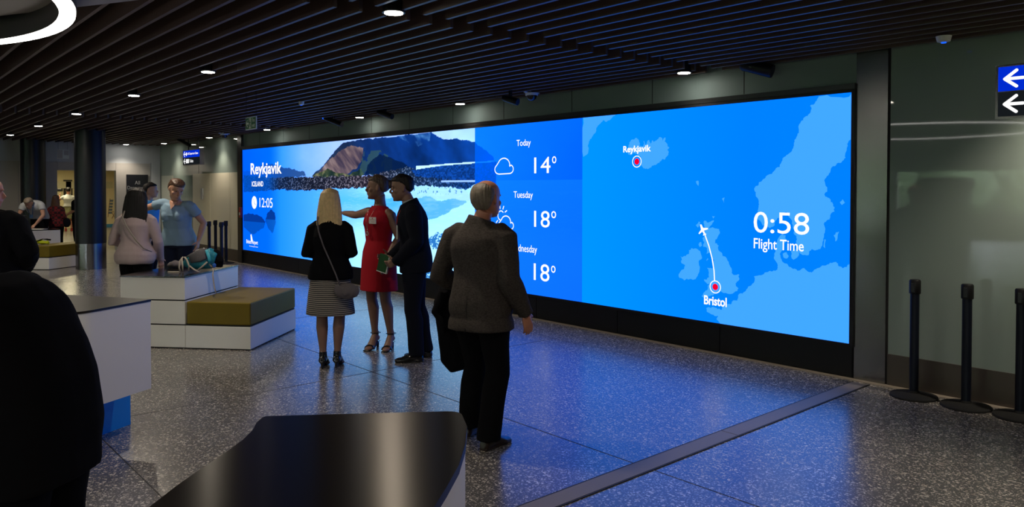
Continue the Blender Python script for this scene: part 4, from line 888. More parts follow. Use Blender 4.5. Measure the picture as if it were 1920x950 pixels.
    def head_(s, mb):
        s.headring(mb, s.HP)
        hp = s.hp; h = lambda t_: (t_-.5)*.235
        mb.loft([hp((0, .082, h(.56))), hp((0, .098, h(.47))), hp((0, .112, h(.38))), hp((0, .108, h(.345))), hp((0, .088, h(.32)))], [(.007, .007), (.009, .010), (.014, .012), (.015, .009), (.010, .006)], s.HM @ V3(1, 0, 0), 10)
        mb.loft([hp((-.022, .090, h(.235))), hp((0, .097, h(.25))), hp((.022, .090, h(.235)))], [(.006, .007), (.008, .009), (.006, .007)], s.HM @ V3(0, 0, 1), 8)
        mb.loft([hp((-.018, .088, h(.19))), hp((0, .094, h(.185))), hp((.018, .088, h(.19)))], [(.006, .007), (.008, .008), (.006, .007)], s.HM @ V3(0, 0, 1), 8)
        mb.ell(hp((0, .078, h(.05))), (.022, .016, .016), 10)
        for sx in (-1, 1):
            mb.ell(hp((sx*.076, -.012, h(.46))), (.010, .020, .033), 10, s.HM @ Matrix.Rotation(R(18)*sx, 3, 'Z'))
            mb.ell(hp((sx*.030, .080, h(.60))), (.024, .013, .009), 10)
            mb.ell(hp((sx*.045, .055, h(.38))), (.022, .026, .022), 10)
        nk = s.J['neck']; hd = s.hp((0, -.025, h(.18)))
        mb.loft([s.spine(1.42), nk, nk.lerp(hd, .5), hd], [(.078, .07), (.058, .058), (.050 if s.f else .056, .055), (.050, .055)], s.side, 18)
    def hand(s, mb, wr, d, palm, sd, curl=.5, sc=1.0):
        d = Vector(d).normalized(); p = Vector(palm); p = (p-d*p.dot(d)).normalized(); x = d.cross(p)*sd   # x points to the thumb side
        if s.f: sc *= .92
        o = Vector(wr)
        mb.loft([o-d*.02, o+d*.015, o+d*.05, o+d*.085, o+d*.095], [(.026*sc, .018*sc), (.028*sc, .017*sc), (.038*sc, .016*sc), (.040*sc, .014*sc), (.036*sc, .011*sc)], x, 14, 2.4)
        for i, (off, ln) in enumerate(((.031, .072), (.0105, .080), (-.0105, .075), (-.031, .060))):
            b = o+d*(.088 if i < 3 else .082)*sc+x*off*sc; dr = d+x*off*.9; dr.normalize(); r_ = (.0088, .009, .0086, .0078)[i]*sc
            P = [b-dr*.02]; a = 0; q = b.copy(); P.append(q.copy())
            for seg_ in (.44, .31, .25):
                a += curl*(.75 if seg_ < .4 else .6); q = q+(dr*cos(a)+p*sin(a))*ln*seg_*sc; P.append(q.copy())
            mb.loft(P+[P[-1]+(P[-1]-P[-2]).normalized()*r_*.6], [r_*1.05, r_*1.05, r_, r_*.92, r_*.8, r_*.4], x, 10)
        b = o+d*.022+x*.024; td = (d*.62+x*.72+p*.30).normalized()
        mb.loft([b-td*.01, b+td*.030*sc, b+td*.055*sc+p*.006, b+td*.072*sc+p*.014+d*.006], [.014*sc, .0115*sc, .0095*sc, .006*sc], p, 10)
    def arm(s, mb, S, off=0, frm=0, to=1, bag=0):
        a, b, c = s.J['sh'+S], s.J['el'+S], s.J['wr'+S]; k = .92 if s.f else 1.0; k *= (1+s.w)/2
        P = [(a.lerp(s.J['chest']+V3(0, 0, .06), .5), .048), (a.lerp(s.J['chest']+V3(0, 0, .08), .15), .053), (a.lerp(b, .08), .054), (a.lerp(b, .35), .050), (a.lerp(b, .8), .043), (b, .042), (b.lerp(c, .25), .043), (b.lerp(c, .7), .033), (c, .026)]
        n_ = {1: 9, .5: 6, .35: 4, .9: 8}[to]
        P = P[:n_]
        pts = [p for p, r_ in P]; rr = [r_*k+off for p, r_ in P]
        if to == 1 and off: pts.append(c+(c-b).normalized()*.02); rr.append(.030*k+off)
        if to == .35: pts.append(a.lerp(b, .5)); rr.append(.052*k+off)
        mb.loft(pts, rr, V3(0, 1, .01), 16)
    def leg(s, mb, S, off=0, to=1, wide=0):
        a, b, c = s.J['hip'+S], s.J['kn'+S], s.J['an'+S]; k = (1+s.w)/2
        P = [(a+V3(0, 0, .03), .090), (a.lerp(b, .25), .084), (a.lerp(b, .6), .068), (a.lerp(b, .9), .056), (b.lerp(c, .06), .053), (b.lerp(c, .3)+V3(0, -.012, 0), .056), (b.lerp(c, .6)+V3(0, -.006, 0), .044), (b.lerp(c, .85), .034), (c, .034)]
        if off: mb.loft([p for p, r_ in P]+[c+V3(0, 0, -.03)], [max(r_*k+off, wide) for p, r_ in P]+[max(.04+off, wide)], V3(1, 0, 0), 18)
        else: mb.loft([p for p, r_ in P]+[c+V3(0, 0, -.03)], [r_*k for p, r_ in P]+[.032], V3(1, 0, 0), 18)
    def foot(s, mb, S, off=0):
        c = s.J['an'+S]; d = s.J['toe'+S].normalized(); h = s.heel; sd = V3(-d.y, d.x, 0)
        z0 = .028
        heel = V3(c.x, c.y, h)-d*.045
        ball = V3(c.x, c.y, 0)+d*(.125 if not h else .11)
        mb.loft([heel-d*.018+V3(0, 0, .035), heel+V3(0, 0, .032), V3(c.x, c.y, h+.045)+d*.02, ball.lerp(heel, .35)+V3(0, 0, .042), ball+V3(0, 0, .024), ball+d*.055+V3(0, 0, .018), ball+d*.075+V3(0, 0, .014)],
                [(.018+off, .020+off*.5), (.031+off, .030+off*.6), (.034+off, .042+off*.6), (.040+off, .036+off*.5), (.045+off, .022+off*.5), (.034+off, .015+off*.5), (.014+off, .009+off*.4)], sd, 16)
        mb.loft([c+V3(0, 0, .03), V3(c.x, c.y, h+.035)], [.034+off*.5, .036+off*.5], sd, 14)
    def body(s, m, arms=True, curl=.45, legs=True):
        mb = MB(); s.torso(mb, .86, 1.56, -.013); s.head_(mb)
        for S, sg in (('R', 1), ('L', -1)):
            s.arm(mb, S); s.hand(mb, s.J['wr'+S], s.J['hand'+S], s.J['palm'+S], sg, curl)
            if legs: s.leg(mb, S); s.foot(mb, S)
        return remesh(mb, 'body', m, s.t, min(s.vox, .006) if s.vox < .01 else s.vox, 2)
    def eyes(s):
        h = lambda t_: (t_-.5)*.235
        for sx in (-1, 1):
            q = MB(); q.ell(s.hp((sx*.031, .0735, h(.515))), (.012, .007, .0075), 12); o = local(q.build('eye', M['eyew'], smooth=True), s.t)
    def top(s, m, name='top', hem=.88, sleeve=1, off=.014, flare=0, fold=.008, fs=7, neck=1.47, mod=None, vox=None, coff=0):
        mb = MB()
        def md(z, rx, ry):
            u = max(0, (1.12-z)/.24); rx += flare*u; ry += flare*u*.7; dy = 0; dx = 0
            if mod: return mod(z, rx, ry)
            return rx, ry, dx, dy
        s.torso(mb, hem, neck, off, 30, md, 2.4)
        if sleeve:
            for S in 'RL': s.arm(mb, S, off*.85+coff, to=sleeve)
        return remesh(mb, name, m, s.t, vox or s.vox, 12, fold, fs)
    def trousers(s, m, name='trousers', off=.016, fold=.007, wide=.058, top_=1.0):
        mb = MB(); s.torso(mb, .84, top_, off*1.0, 26)
        for S in 'RL': s.leg(mb, S, off, wide=wide)
        return remesh(mb, name, m, s.t, s.vox, 3, fold, 6)
    def shoes(s, m, name='shoe', high=False):
        for S in 'RL':
            mb = MB(); s.foot(mb, S, .008); c = s.J['an'+S]; d = s.J['toe'+S].normalized()
            if s.heel: mb.loft([V3(c.x, c.y, s.heel+.02)-d*.05, V3(c.x, c.y, 0)-d*.052], [(.020, .020), (.011, .011)], (1, 0, 0), 12)
            else: mb.loft([V3(c.x, c.y, .006)-d*.06, V3(c.x, c.y, .006)+d*.19], [(.035, .008), (.040, .008)], V3(-d.y, d.x, 0), 12, 3)
            # cut below the ankle opening
            remesh(mb, name, m, s.t, .006, 2)
    def hair(s, m, style, ln=.30, wd=.092):
        mb = MB(); h = lambda t_: (t_-.5)*.235
        g = .014 if s.f else .009
        cap = [(.30, -.045, -.086, .060), (.40, -.020, -.100-g, .074), (.50, .000, -.104-g, .078), (.60, .012, -.106-g, .081), (.68, .045, -.107-g, .082), (.76, .080, -.106-g, .081), (.82, .088+g*.5, -.101-g, .077), (.90, .070+g*.6, -.083-g, .065+g), (.97, .046, -.056-g, .046+g), (1.03, .020, -.034, .026), (1.05, .0, -.02, .01)]
        if style == 'short': cap[0] = (.30, -.060, -.080, .050); s.headring(mb, cap)
        if style == 'bald': s.headring(mb, [(.18, -.055, -.074, .048), (.28, -.035, -.096, .066), (.40, -.022, -.110, .079), (.52, -.008, -.116, .084), (.64, .005, -.117, .085), (.74, .0, -.112, .080), (.82, -.020, -.103, .070), (.89, -.045, -.088, .050), (.93, -.055, -.075, .022)])
        if style in ('bob', 'long', 'bun'): s.headring(mb, cap)
        if style == 'bun': mb.ell(s.hp((0, -.125, h(.62))), (.045, .038, .045), 14)
        if style in ('bob', 'long'):
            pts = [(0, -.030, h(.97)), (0, -.040, h(.80)), (0, -.046, h(.55)), (0, -.055, h(.2)), (0, -.068, h(-.15)), (0, -.080, h(.5)-ln*.8), (0, -.085, h(.5)-ln), (0, -.082, h(.5)-ln-.03)]
            rr = [(.050, .055), (.084+(wd-.092)*.6, .086), (wd+.004, .084), (wd+.016, .066), (wd+.026, .052), (wd+.032, .040), (wd+.026, .030), (wd+.0, .014)]
            P = [s.hp(p) if i < 4 else s.hp((p[0], p[1], h(.2)))+V3(0, 0, p[2]-h(.2)) for i, p in enumerate(pts)]
            mb.loft(P, rr, s.HM @ V3(1, 0, 0), 26)
        o = remesh(mb, 'hair', m, s.t, .006 if s.vox < .012 else .010, 2)
        me = o.data; no = [v.normal.copy() for v in me.vertices]      # strands
        for v, n_ in zip(me.vertices, no):
            c = s.HM.transposed() @ (v.co-s.J['head']); a = math.atan2(c.x, -c.y+.03)
            v.co += n_*(.0045*noise.noise(V3(a*14, 0, c.z*3+ln))+.003*noise.noise(V3(a*30, 1, c.z*5)))
        return o

def wpt(t, p): return t.matrix_basis @ Vector(p)
# ---- 1 blonde woman from behind
lc = gp(619, 6.92)
p1 = Person('blonde woman in a black cardigan and striped skirt, seen from behind', lc, YAW+R(4), 1.635, True, 1.06,
            J=dict(elR=(.222, -.05, 1.12), wrR=(.14, .18, 1.12), elL=(-.222, -.05, 1.12), wrL=(-.12, .19, 1.13), handR=(-.6, .8, .1), handL=(.6, .8, .1), palmR=(0, 0, -1), palmL=(0, 0, -1),
                   hipR=(.085, 0, .90), knR=(.085, .01, .50), anR=(.066, -.02, .13), knL=(-.085, .01, .50), anL=(-.068, -.04, .13), head=(0, .02, 1.625)), head=(0, -3, 0), heel=.045)
p1.body(M['skinbacklit']); p1.hair(M['hairblonde'], 'long', .385, .098)
p1.top(M['blackcloth'], 'cardigan', hem=.86, off=.018, flare=.024, fold=.010, fs=6)
mb = MB(); mb.loft([p1.spine(z) for z in (1.02, .94, .86, .74, .62, .52)], [(.160, .125), (.182, .135), (.196, .145), (.212, .158), (.226, .170), (.236, .178)], (1, 0, 0), 40)
mb2 = mb; remesh(mb2, 'skirt', M['stripe'], p1.t, .009, 2, .006, 4)
p1.shoes(M['leather'])
q = MB(); q.ell((0, 0, 0), (.115, .045, .075), 18); q.loft([(-.11, -.01, .03), (0, -.052, .0), (.11, -.01, .03)], [(.035, .006)]*3, (0, 0, 1), 10)
t = empty('handbag', wpt(p1.t, (.185, -.175, .765)), YAW, label='small grey suede crossbody bag at the hip of the blonde woman', cat='bag')
remesh(q, 'pouch', M['taupe'], t, .006, 3, .008, 14)
mw = t.matrix_basis.inverted() @ p1.t.matrix_basis
sp = [(-.10, -.06, 1.50), (-.105, -.110, 1.44), (-.085, -.155, 1.34), (-.04, -.160, 1.20), (.02, -.158, 1.06), (.08, -.185, .93), (.12, -.20, .83)]
q = MB(); q.loft([mw @ Vector(p) for p in sp], [(.007, .003)]*7, (1, 0, 0), 8); local(q.build('strap', M['taupe'], smooth=True), t)
# ---- 2 woman in red
lc = gp(710, 7.66)
p2 = Person('woman in a sleeveless red dress pointing at the screen', lc, YAW+R(145), 1.765, True, 1.03,
            J=dict(elR=(.41, -.075, 1.345), wrR=(.65, -.13, 1.36), handR=(.96, -.22, .05), palmR=(0, 0, -1), elL=(-.225, -.05, 1.13), wrL=(-.20, .10, .92),
                   anR=(.085, -.03, .145), anL=(-.075, -.09, .145), knR=(.085, .02, .53), knL=(-.085, .0, .53), hipR=(.085, 0, .92), hipL=(-.085, 0, .92), toeR=(-.30, 1, 0), toeL=(-.45, 1, 0), head=(.0, .02, 1.635), shR=(.155, -.02, 1.385)), head=(-50, 0, 0), heel=.065)
p2.body(M['skinbacklit']); p2.eyes(); p2.hair(M['hairfair'], 'bun')
mb = MB()
def dm(z, rx, ry): return rx, ry, 0, 0
p2.torso(mb, .98, 1.445, .012, 32, None, 2.2)
mb.loft([p2.spine(z) for z in (1.06, .98, .90, .80, .70, .60)], [(.150, .118), (.182, .135), (.196, .146), (.202, .152), (.206, .158), (.212, .162)], (1, 0, 0), 40)
for sx in (-1, 1): mb.ell((sx*.062, .082, 1.275), (.058, .050, .060), 14)
remesh(mb, 'dress', M['red'], p2.t, .008, 3, .006, 5)
for S in 'RL':                              # open strappy sandals
    c = p2.J['an'+S]; d = p2.J['toe'+S].normalized(); sd = V3(-d.y, d.x, 0); q = MB(); ct = V3(c.x, c.y, 0)
    q.loft([ct-d*.06+V3(0, 0, .066), ct+d*.0+V3(0, 0, .058), ct+d*.08+V3(0, 0, .012), ct+d*.19+V3(0, 0, .006)], [(.028, .006), (.030, .006), (.042, .006), (.035, .006)], sd, 12, 3)
    q.loft([ct-d*.05+V3(0, 0, .06), ct-d*.052], [(.017, .017), (.013, .013)], sd, 12)
    for zc_, yy, rx, ry in ((.155, -.01, .043, .047), ):
        q.loft([ct+d*(yy)+V3(rx*cos(a)*sd.x, rx*cos(a)*sd.y, zc_)+d*ry*sin(a) for a in [2*pi*k/16 for k in range(17)]], [(.005, .010)]*17, (0, 0, 1), 6)
    q.loft([ct+d*.115+sd*.052*cos(a)+V3(0, 0, .010+.042*sin(a)) for a in [pi*k/10 for k in range(11)]], [(.016, .005)]*11, d, 8)
    local(q.build('sandal', M['leather'], smooth=True), p2.t)
q = MB(); q.box((-.115, .150, 1.275), (-.022, .156, 1.340)); nb_ = o = local(q.build('name_badge', M['paper']), p2.t); o['label'] = 'white name badge with a red line'
q = MB(); q.box((-.105, .156, 1.312), (-.032, .157, 1.316)); q.box((-.10, .156, 1.292), (-.05, .157, 1.295)); q.box((-.075, .156, 1.322), (-.063, .157, 1.334)); local(q.build('badge_print', M['redplastic']), nb_)
q = MB(); ch = [(.052, .035, 1.455), (.046, .098, 1.40), (.036, .125, 1.35), (.028, .150, 1.28), (.020, .136, 1.20)]
q.loft(ch, [.0018]*5, n=6); q.loft([(-.045, .035, 1.455), (-.03, .102, 1.40), (-.012, .128, 1.34), (.008, .150, 1.27), (.020, .136, 1.20)], [.0018]*5, n=6); local(q.build('necklace', M['gold']), p2.t)
q = MB(); q.loft([V3(.020, .138, 1.175)+V3(.014*cos(a), .0, .020*sin(a)) for a in [2*pi*k/16 for k in range(17)]], [.0045]*17, (0, 1, 0), 6); local(q.build('pendant', M['gold'], smooth=True), p2.t)
# ---- 3 man in navy suit
lc = gp(777, 7.20)
p3 = Person('man in a dark suit holding a green folder beside the woman in red', lc, YAW+R(96), 1.80, False, 1.02,
            J=dict(waist=(0, .0, 1.10), chest=(0, .02, 1.30), neck=(0, .045, 1.455), head=(0, .115, 1.60), shR=(.165, .03, 1.375), shL=(-.165, .01, 1.375), elL=(-.225, -.03, 1.12), wrL=(-.13, .155, .93), elR=(.24, .0, 1.14), wrR=(.10, .22, .95),
                   handL=(.4, .8, -.35), handR=(-.3, .9, -.1), palmL=(.8, 0, .2), palmR=(-.8, 0, .2), anL=(-.09, -.02, .09), anR=(.10, -.10, .09), knR=(.095, -.02, .5), toeL=(-.05, 1, 0), toeR=(.1, 1, 0)), head=(2, -6, 0))
p3.body(M['skinbacklit'], curl=.7); p3.eyes(); p3.hair(M['hairdark'], 'short')
def jm(z, rx, ry):
    u = max(0, (1.12-z)/.3); return rx+.016*u+(.012 if z > 1.3 else 0), ry+.028*u+.004, 0, -.018*u
p3.top(M['navy'], 'jacket', hem=.82, off=.022, neck=1.49, fold=.009, fs=5, mod=jm, coff=.006)
p3.trousers(M['navy'], off=.022, wide=.072); p3.shoes(M['leather'])
q = MB(); q.loft([p3.J['neck']+V3(0, -.002, -.015), p3.J['neck']+V3(0, .012, .030)], [(.068, .066), (.062, .062)], p3.side, 24); local(q.build('shirt_collar', M['whiteshirt'], smooth=True), p3.t)
q = MB(); q.loft([(-.085, .100, 1.42), (-.100, .150, 1.34), (-.110, .158, 1.27)], [(.006, .0015)]*3, (0, 0, 1), 6); q.cur = 0; local(q.build('lanyard', M['redplastic']), p3.t)
q = MB(); q.box((-.128, .150, 1.13), (-.090, .160, 1.255)); local(q.build('name_badge', M['paper']), p3.t)
t = empty('folder', wpt(p3.t, (.0, .285, .90)), YAW+R(96+60), label='green folder with pale edges held by the man in the navy suit', cat='folder')
rm = Matrix.Rotation(R(-14), 4, 'Y')
q = MB(); q.box((-.055, -.008, -.085), (.055, .008, .085)); o = local(q.build('cover', M['green'], bevel=.002), t); o.data.transform(rm)
q = MB(); q.box((-.060, -.010, -.088), (-.050, .010, .088)); q.box((-.06, -.010, -.090), (.056, .010, -.082)); o = local(q.build('page_edge', M['paper']), t); o.data.transform(rm)
# ---- 4 walking man in tweed jacket
lc = gp(901, 4.80)
p4 = Person('balding man in a grey-brown tweed jacket walking past the screen', lc, R(17), 1.705, False, 1.05,
            J=dict(neck=(.0, .0, 1.465), head=(.035, .03, 1.615), shR=(.188, .0, 1.39), shL=(-.194, -.01, 1.385), elR=(.245, -.035, 1.11), wrR=(.285, .09, .885), handR=(.12, .25, -1), palmR=(-.9, .3, 0), elL=(-.30, -.05, 1.10), wrL=(-.19, .16, 1.0), handL=(.5, .8, 0), palmL=(0, 0, -1),
                   anR=(.085, -.03, .09), knR=(.105, .05, .50), hipR=(.09, 0, .90), anL=(-.175, .13, .09), knL=(-.13, .13, .50), toeR=(.15, 1, 0), toeL=(-.1, 1, 0)), head=(-3, -2, -2), vox=.008)
p4.body(M['skinred'], curl=.35); p4.eyes(); p4.hair(M['hairgrey'], 'bald')
def jm4(z, rx, ry):
    u = max(0, (1.15-z)/.33); return rx+.030*u, ry+.035*u, .01*u, -.01*u
p4.top(M['tweed'], 'jacket', hem=.765, off=.022, neck=1.495, fold=.007, fs=7, mod=jm4, coff=.006, vox=.008)
p4.trousers(M['blackcloth'], off=.024, wide=.080); p4.shoes(mat('brown_black_leather', (.018, .008, .005), .3))
q = MB(); q.loft([p4.J['neck']+V3(0, 0, -.02), p4.J['neck']+V3(.004, .004, .025)], [(.070, .068), (.064, .063)], p4.side, 24); local(q.build('shirt_collar', mat('checked_collar', (.14, .13, .13), .8), smooth=True), p4.t)
q = MB()
q.loft([p4.spine(z)+V3(.004, -(p4.rad(z, .022)[1]+.035*max(0, (1.15-z)/.33)+.01*max(0, (1.15-z)/.33))-.002, 0) for z in (.77, .84, .92, 1.0)], [(.0035, .004), (.003, .004), (.0025, .004), (.001, .003)], (1, 0, 0), 8); local(q.build('back_vent', M['blackmatt'], smooth=True), p4.t)
t = empty('coat', wpt(p4.t, (-.24, .05, 1.0)), R(17), label='black coat folded over the left arm of the man in tweed', cat='coat')
q = MB(); q.loft([(0, .10, .06), (-.02, .10, 0), (-.06, .09, -.12), (-.04, .08, -.30), (-.0, .07, -.46), (.03, .06, -.53)], [(.09, .05), (.14, .085), (.155, .085), (.135, .075), (.145, .065), (.10, .05)], (.95, .3, 0), 22)
q.loft([(-.08, .0, -.02), (-.14, -.01, -.16), (-.06, .0, -.27)], [(.05, .05), (.045, .05), (.04, .04)], (.9, .4, 0), 12)
remesh(q, 'cloth', M['blackcloth'], t, .010, 3, .016, 5)
# ---- 5 dark haired woman at the bench
lc = gp(253, 8.55)
p5 = Person('woman with long dark hair and a pink-grey sweater, hand on the bench table', lc, YAW-R(6), 1.64, True, 1.16,
            J=dict(chest=(0, .03, 1.30), neck=(.0, .04, 1.46), head=(.01, .05, 1.62), shR=(.18, .03, 1.37), shL=(-.18, .01, 1.36), elR=(.255, .06, 1.10), wrR=(.215, .17, .885), handR=(-.05, .30, -.9), palmR=(-.6, .5, -.2), elL=(-.29, -.02, 1.09), wrL=(-.16, .2, 1.1), handL=(.7, .7, 0), palmL=(0, 0, -1)), head=(4, -8, 0))
p5.body(M['skin']); p5.hair(M['hairdark'], 'long', .40, .128)
def sm5(z, rx, ry):
    u = max(0, (1.15-z)/.3); return rx+.02*u, ry+.03*u, 0, -.01*u
p5.top(M['sweater'], 'sweater', hem=.835, off=.018, fold=.009, fs=5, mod=sm5, coff=.002); p5.trousers(M['blackcloth'], off=.014, top_=1.06); p5.shoes(M['blackcloth'])
q = MB(); q.loft([p5.J['head']+p5.HM @ V3(.089*cos(a), -.01, .02+.118*sin(a)) for a in [pi*k/12 for k in range(13)]], [(.008, .003)]*13, (0, 1, 0), 6); local(q.build('hair_band', M['taupe'], smooth=True), p5.t)
wr = p5.J['wrR']; dd_ = (p5.J['elR']-wr).normalized(); q = MB(); q.loft([wr+dd_*.0, wr+dd_*.035], [(.031, .031)]*2, (1, 0, 0), 20); local(q.build('wristband', M['teals'], smooth=True), p5.t)
t = empty('crossbody_bag', p5.t.location, YAW-R(6), label='thin beige bag strap across the back of the woman in the pink-grey sweater', cat='bag'); t.scale = p5.t.scale
q = MB(); q.loft([(-.09, -.07, 1.475), (-.08, -.125, 1.40), (-.03, -.150, 1.32), (.04, -.158, 1.22), (.11, -.150, 1.12), (.18, -.125, 1.03), (.215, -.03, .99), (.16, .17, .97)], [(.010, .003)]*8, (1, 0, 0), 8); local(q.build('strap', M['strap'], smooth=True), t)
q = MB(); q.ell((.12, .20, .93), (.09, .03, .06), 14); local(q.build('pouch', M['taupe'], smooth=True), t)
# ---- 6 woman in blue t-shirt
lc = gp(334, 9.75)
p6 = Person('woman in a blue t-shirt looking down behind the bench table', lc, YAW+R(176), 1.82, True, 1.04,
            J=dict(waist=(-.01, .03, 1.10), chest=(-.015, .07, 1.29), neck=(-.035, .12, 1.43), head=(-.075, .185, 1.565), shR=(.15, .10, 1.385), shL=(-.205, .10, 1.36), elR=(.36, .09, 1.33), wrR=(.54, .08, 1.28), handR=(1, 0, -.1), palmR=(0, 0, -1), elL=(-.315, -.02, 1.14), wrL=(-.27, .03, .93), handL=(.1, .15, -1), palmL=(1, 0, 0)), head=(50, -28, -6))
p6.body(M['skin']); p6.eyes(); p6.hair(M['hairbrown'], 'bun')
mb = MB(); p6.torso(mb, .865, 1.425, .020, 32, lambda z, rx, ry: (rx+.012*max(0, (1.1-z)/.2)+.012, ry+.012, 0, 0), 2.3)
for sx in (-1, 1): mb.ell((sx*.070-.015, .175, 1.235), (.068, .055, .065), 14)
for S in 'RL': p6.arm(mb, S, .014, to=.35)
remesh(mb, 'tshirt', M['tee'], p6.t, .009, 3, .010, 5)
q = MB(); nk = p6.J['neck']; q.add([nk+V3(-.060, .045, -.005), nk+V3(.060, .045, -.005), nk+V3(.0, .128, -.115), nk+V3(0, .085, -.03)], [(0, 2, 3), (3, 2, 1), (0, 3, 1)]); local(q.build('neckline_skin', M['skin']), p6.t)
p6.trousers(M['jeans'], top_=1.06); p6.shoes(M['blackcloth'])
# ---- 7 man in bright blue shirt
p7 = Person('dark-haired man in a bright blue shirt, half hidden behind the two women at the bench', gp(281, 12.0), YAW-R(80), 1.72, False, 1.0, vox=.013)
p7.body(M['skin']); p7.hair(M['hairdark'], 'short'); p7.top(M['brightblue'], 'shirt', hem=.86, sleeve=.35, off=.02); p7.trousers(M['navy']); p7.shoes(M['blackcloth'])
# ---- 8 man in white shirt bending over far table
lc = gp(74, 17.85)
p8 = Person('grey-haired man in a white shirt bending over the far table', lc, YAW+R(184), 1.75, False, 1.12, vox=.013,
            J=dict(waist=(0, .06, 1.08), chest=(0, .20, 1.20), neck=(0, .35, 1.27), head=(0, .46, 1.29), shR=(.20, .30, 1.245), shL=(-.20, .30, 1.245), elR=(.27, .36, 1.0), wrR=(.20, .46, .80), elL=(-.27, .36, 1.0), wrL=(-.15, .46, .80), handR=(0, .8, -.3), handL=(0, .8, -.3), palmR=(0, 0, -1), palmL=(0, 0, -1)), head=(0, -42, 0))
p8.body(M['skin']); p8.hair(M['hairgrey'], 'short'); p8.top(M['whiteshirt'], 'shirt', hem=.90, sleeve=.35, off=.022); p8.trousers(M['blackcloth']); p8.shoes(M['blackcloth'])
q = MB()
for sx in (-1, 1): q.loft([(sx*.07, .36, 1.31), (sx*.07, .42, 1.20), (sx*.03, .36, 1.02)], [(.010, .004)]*3, (1, 0, 0), 6)
q.box((-.04, .355, .94), (.04, .365, 1.02)); local(q.build('lanyard', mat('lanyard_blue', (.02, .06, .16), .6)), p8.t)
# ---- 9 woman in red plaid
p9 = Person('woman in a dark red plaid shirt beside the man in white', gp(105, 18.2), YAW+R(12), 1.46, True, 1.12, vox=.014, J=dict(wrR=(.16, .2, 1.05), wrL=(-.16, .2, 1.05)))
p9.body(M['skin']); p9.hair(M['hairbrown'], 'long', .30); p9.top(M['plaid'], 'plaid_shirt', hem=.84, off=.024); p9.trousers(M['blackcloth']); p9.shoes(M['blackcloth'])
t = empty('handbag', wpt(p9.t, (.27, .0, .96)), YAW, label='dark handbag hanging at the side of the woman in red plaid', cat='bag')
q = MB(); q.ell((0, 0, 0), (.10, .06, .12), 14); remesh(q, 'pouch', M['navy'], t, .012, 2)
q = MB(); q.loft([(-.03, -.02, .10), (-.06, -.02, .25), (-.08, 0, .40), (-.06, .03, .25), (-.02, .02, .10)], [(.010, .004)]*5, (0, 1, 0), 6); local(q.build('strap', M['navy']), t)
# ---- 10 woman in corridor
p10 = Person('woman in a white top and olive patterned skirt standing inside the bright corridor', gp(128, 28.6), YAW+R(30), 1.66, True, 1.1, vox=.014,
             J=dict(elL=(-.36, .05, 1.22), wrL=(-.30, .2, 1.42), elR=(.30, 0, 1.12), wrR=(.16, .2, 1.1), handL=(.2, .2, 1), palmL=(1, 0, 0)))
p10.body(M['skinred']); p10.hair(M['hairdark'], 'bun'); p10.top(M['paper'], 'top', hem=.98, sleeve=.35, off=.018)
mb = MB(); mb.loft([p10.spine(z) for z in (1.06, .95, .75, .5)], [(.15, .12), (.19, .14), (.24, .19), (.30, .25)], (1, 0, 0), 24); remesh(mb, 'skirt', mat('olive_pattern', (.15, .14, .06), .8, vary=.6, vscale=14), p10.t, .014, 2, .015, 5); p10.shoes(M['redplastic'])
# ---- 11 person in black behind the column
p11 = Person('person in black half hidden behind the left side of the large black column', gp(146.5, 19.8), YAW+R(80), 1.62, False, 1.0, vox=.014, J=dict(wrL=(-.2, .22, 1.0), wrR=(.2, .22, 1.0)))
p11.body(M['skin']); p11.hair(M['hairdark'], 'short'); p11.top(M['blackcloth'], 'shirt', hem=.86, sleeve=.5, off=.02); p11.trousers(M['blackcloth']); p11.shoes(M['blackcloth'])
# ---- 12 man in black at the left edge
p12 = Person('man in a black jacket at the left edge, seen from behind', gp(-22, 5.9), YAW+R(12), 1.74, False, 1.12, vox=.010, J=dict(elR=(.30, -.06, 1.15), wrR=(.19, .16, 1.02), elL=(-.28, -.05, 1.14), wrL=(-.18, .18, 1.02), chest=(0, .0, 1.3), head=(-.02, .06, 1.62)), head=(-70, -8, 0))
p12.body(M['skinred']); p12.hair(M['hairgrey'], 'bald'); p12.top(M['blackcloth'], 'jacket', hem=.80, off=.032, coff=.012, flare=.02, fold=.012); p12.trousers(M['blackcloth'], off=.022); p12.shoes(M['leather'])
# ---- 13 foreground person in black
p13 = Person('large dark figure in black bending forward in the left foreground', gp(60, 2.25), YAW+R(86), 1.70, False, 1.12, vox=.009,
             J=dict(waist=(0, .0, 1.10), chest=(0, .105, 1.26), neck=(0, .20, 1.40), head=(0, .36, 1.46), shR=(.17, .17, 1.32), shL=(-.17, .17, 1.32), elR=(.26, .22, 1.06), wrR=(.16, .45, .98), elL=(-.27, .22, 1.06), wrL=(-.16, .42, .95)), head=(0, -30, 0))
p13.body(M['skin']); p13.hair(M['hairdark'], 'short'); p13.top(M['blackcloth'], 'jumper', hem=.80, off=.034, coff=.012, fold=.010, neck=1.43, fs=4); p13.trousers(mat('dark_trousers', (.003, .0035, .005), .95, spec=.08), off=.020, wide=.06); p13.shoes(M['leather'])

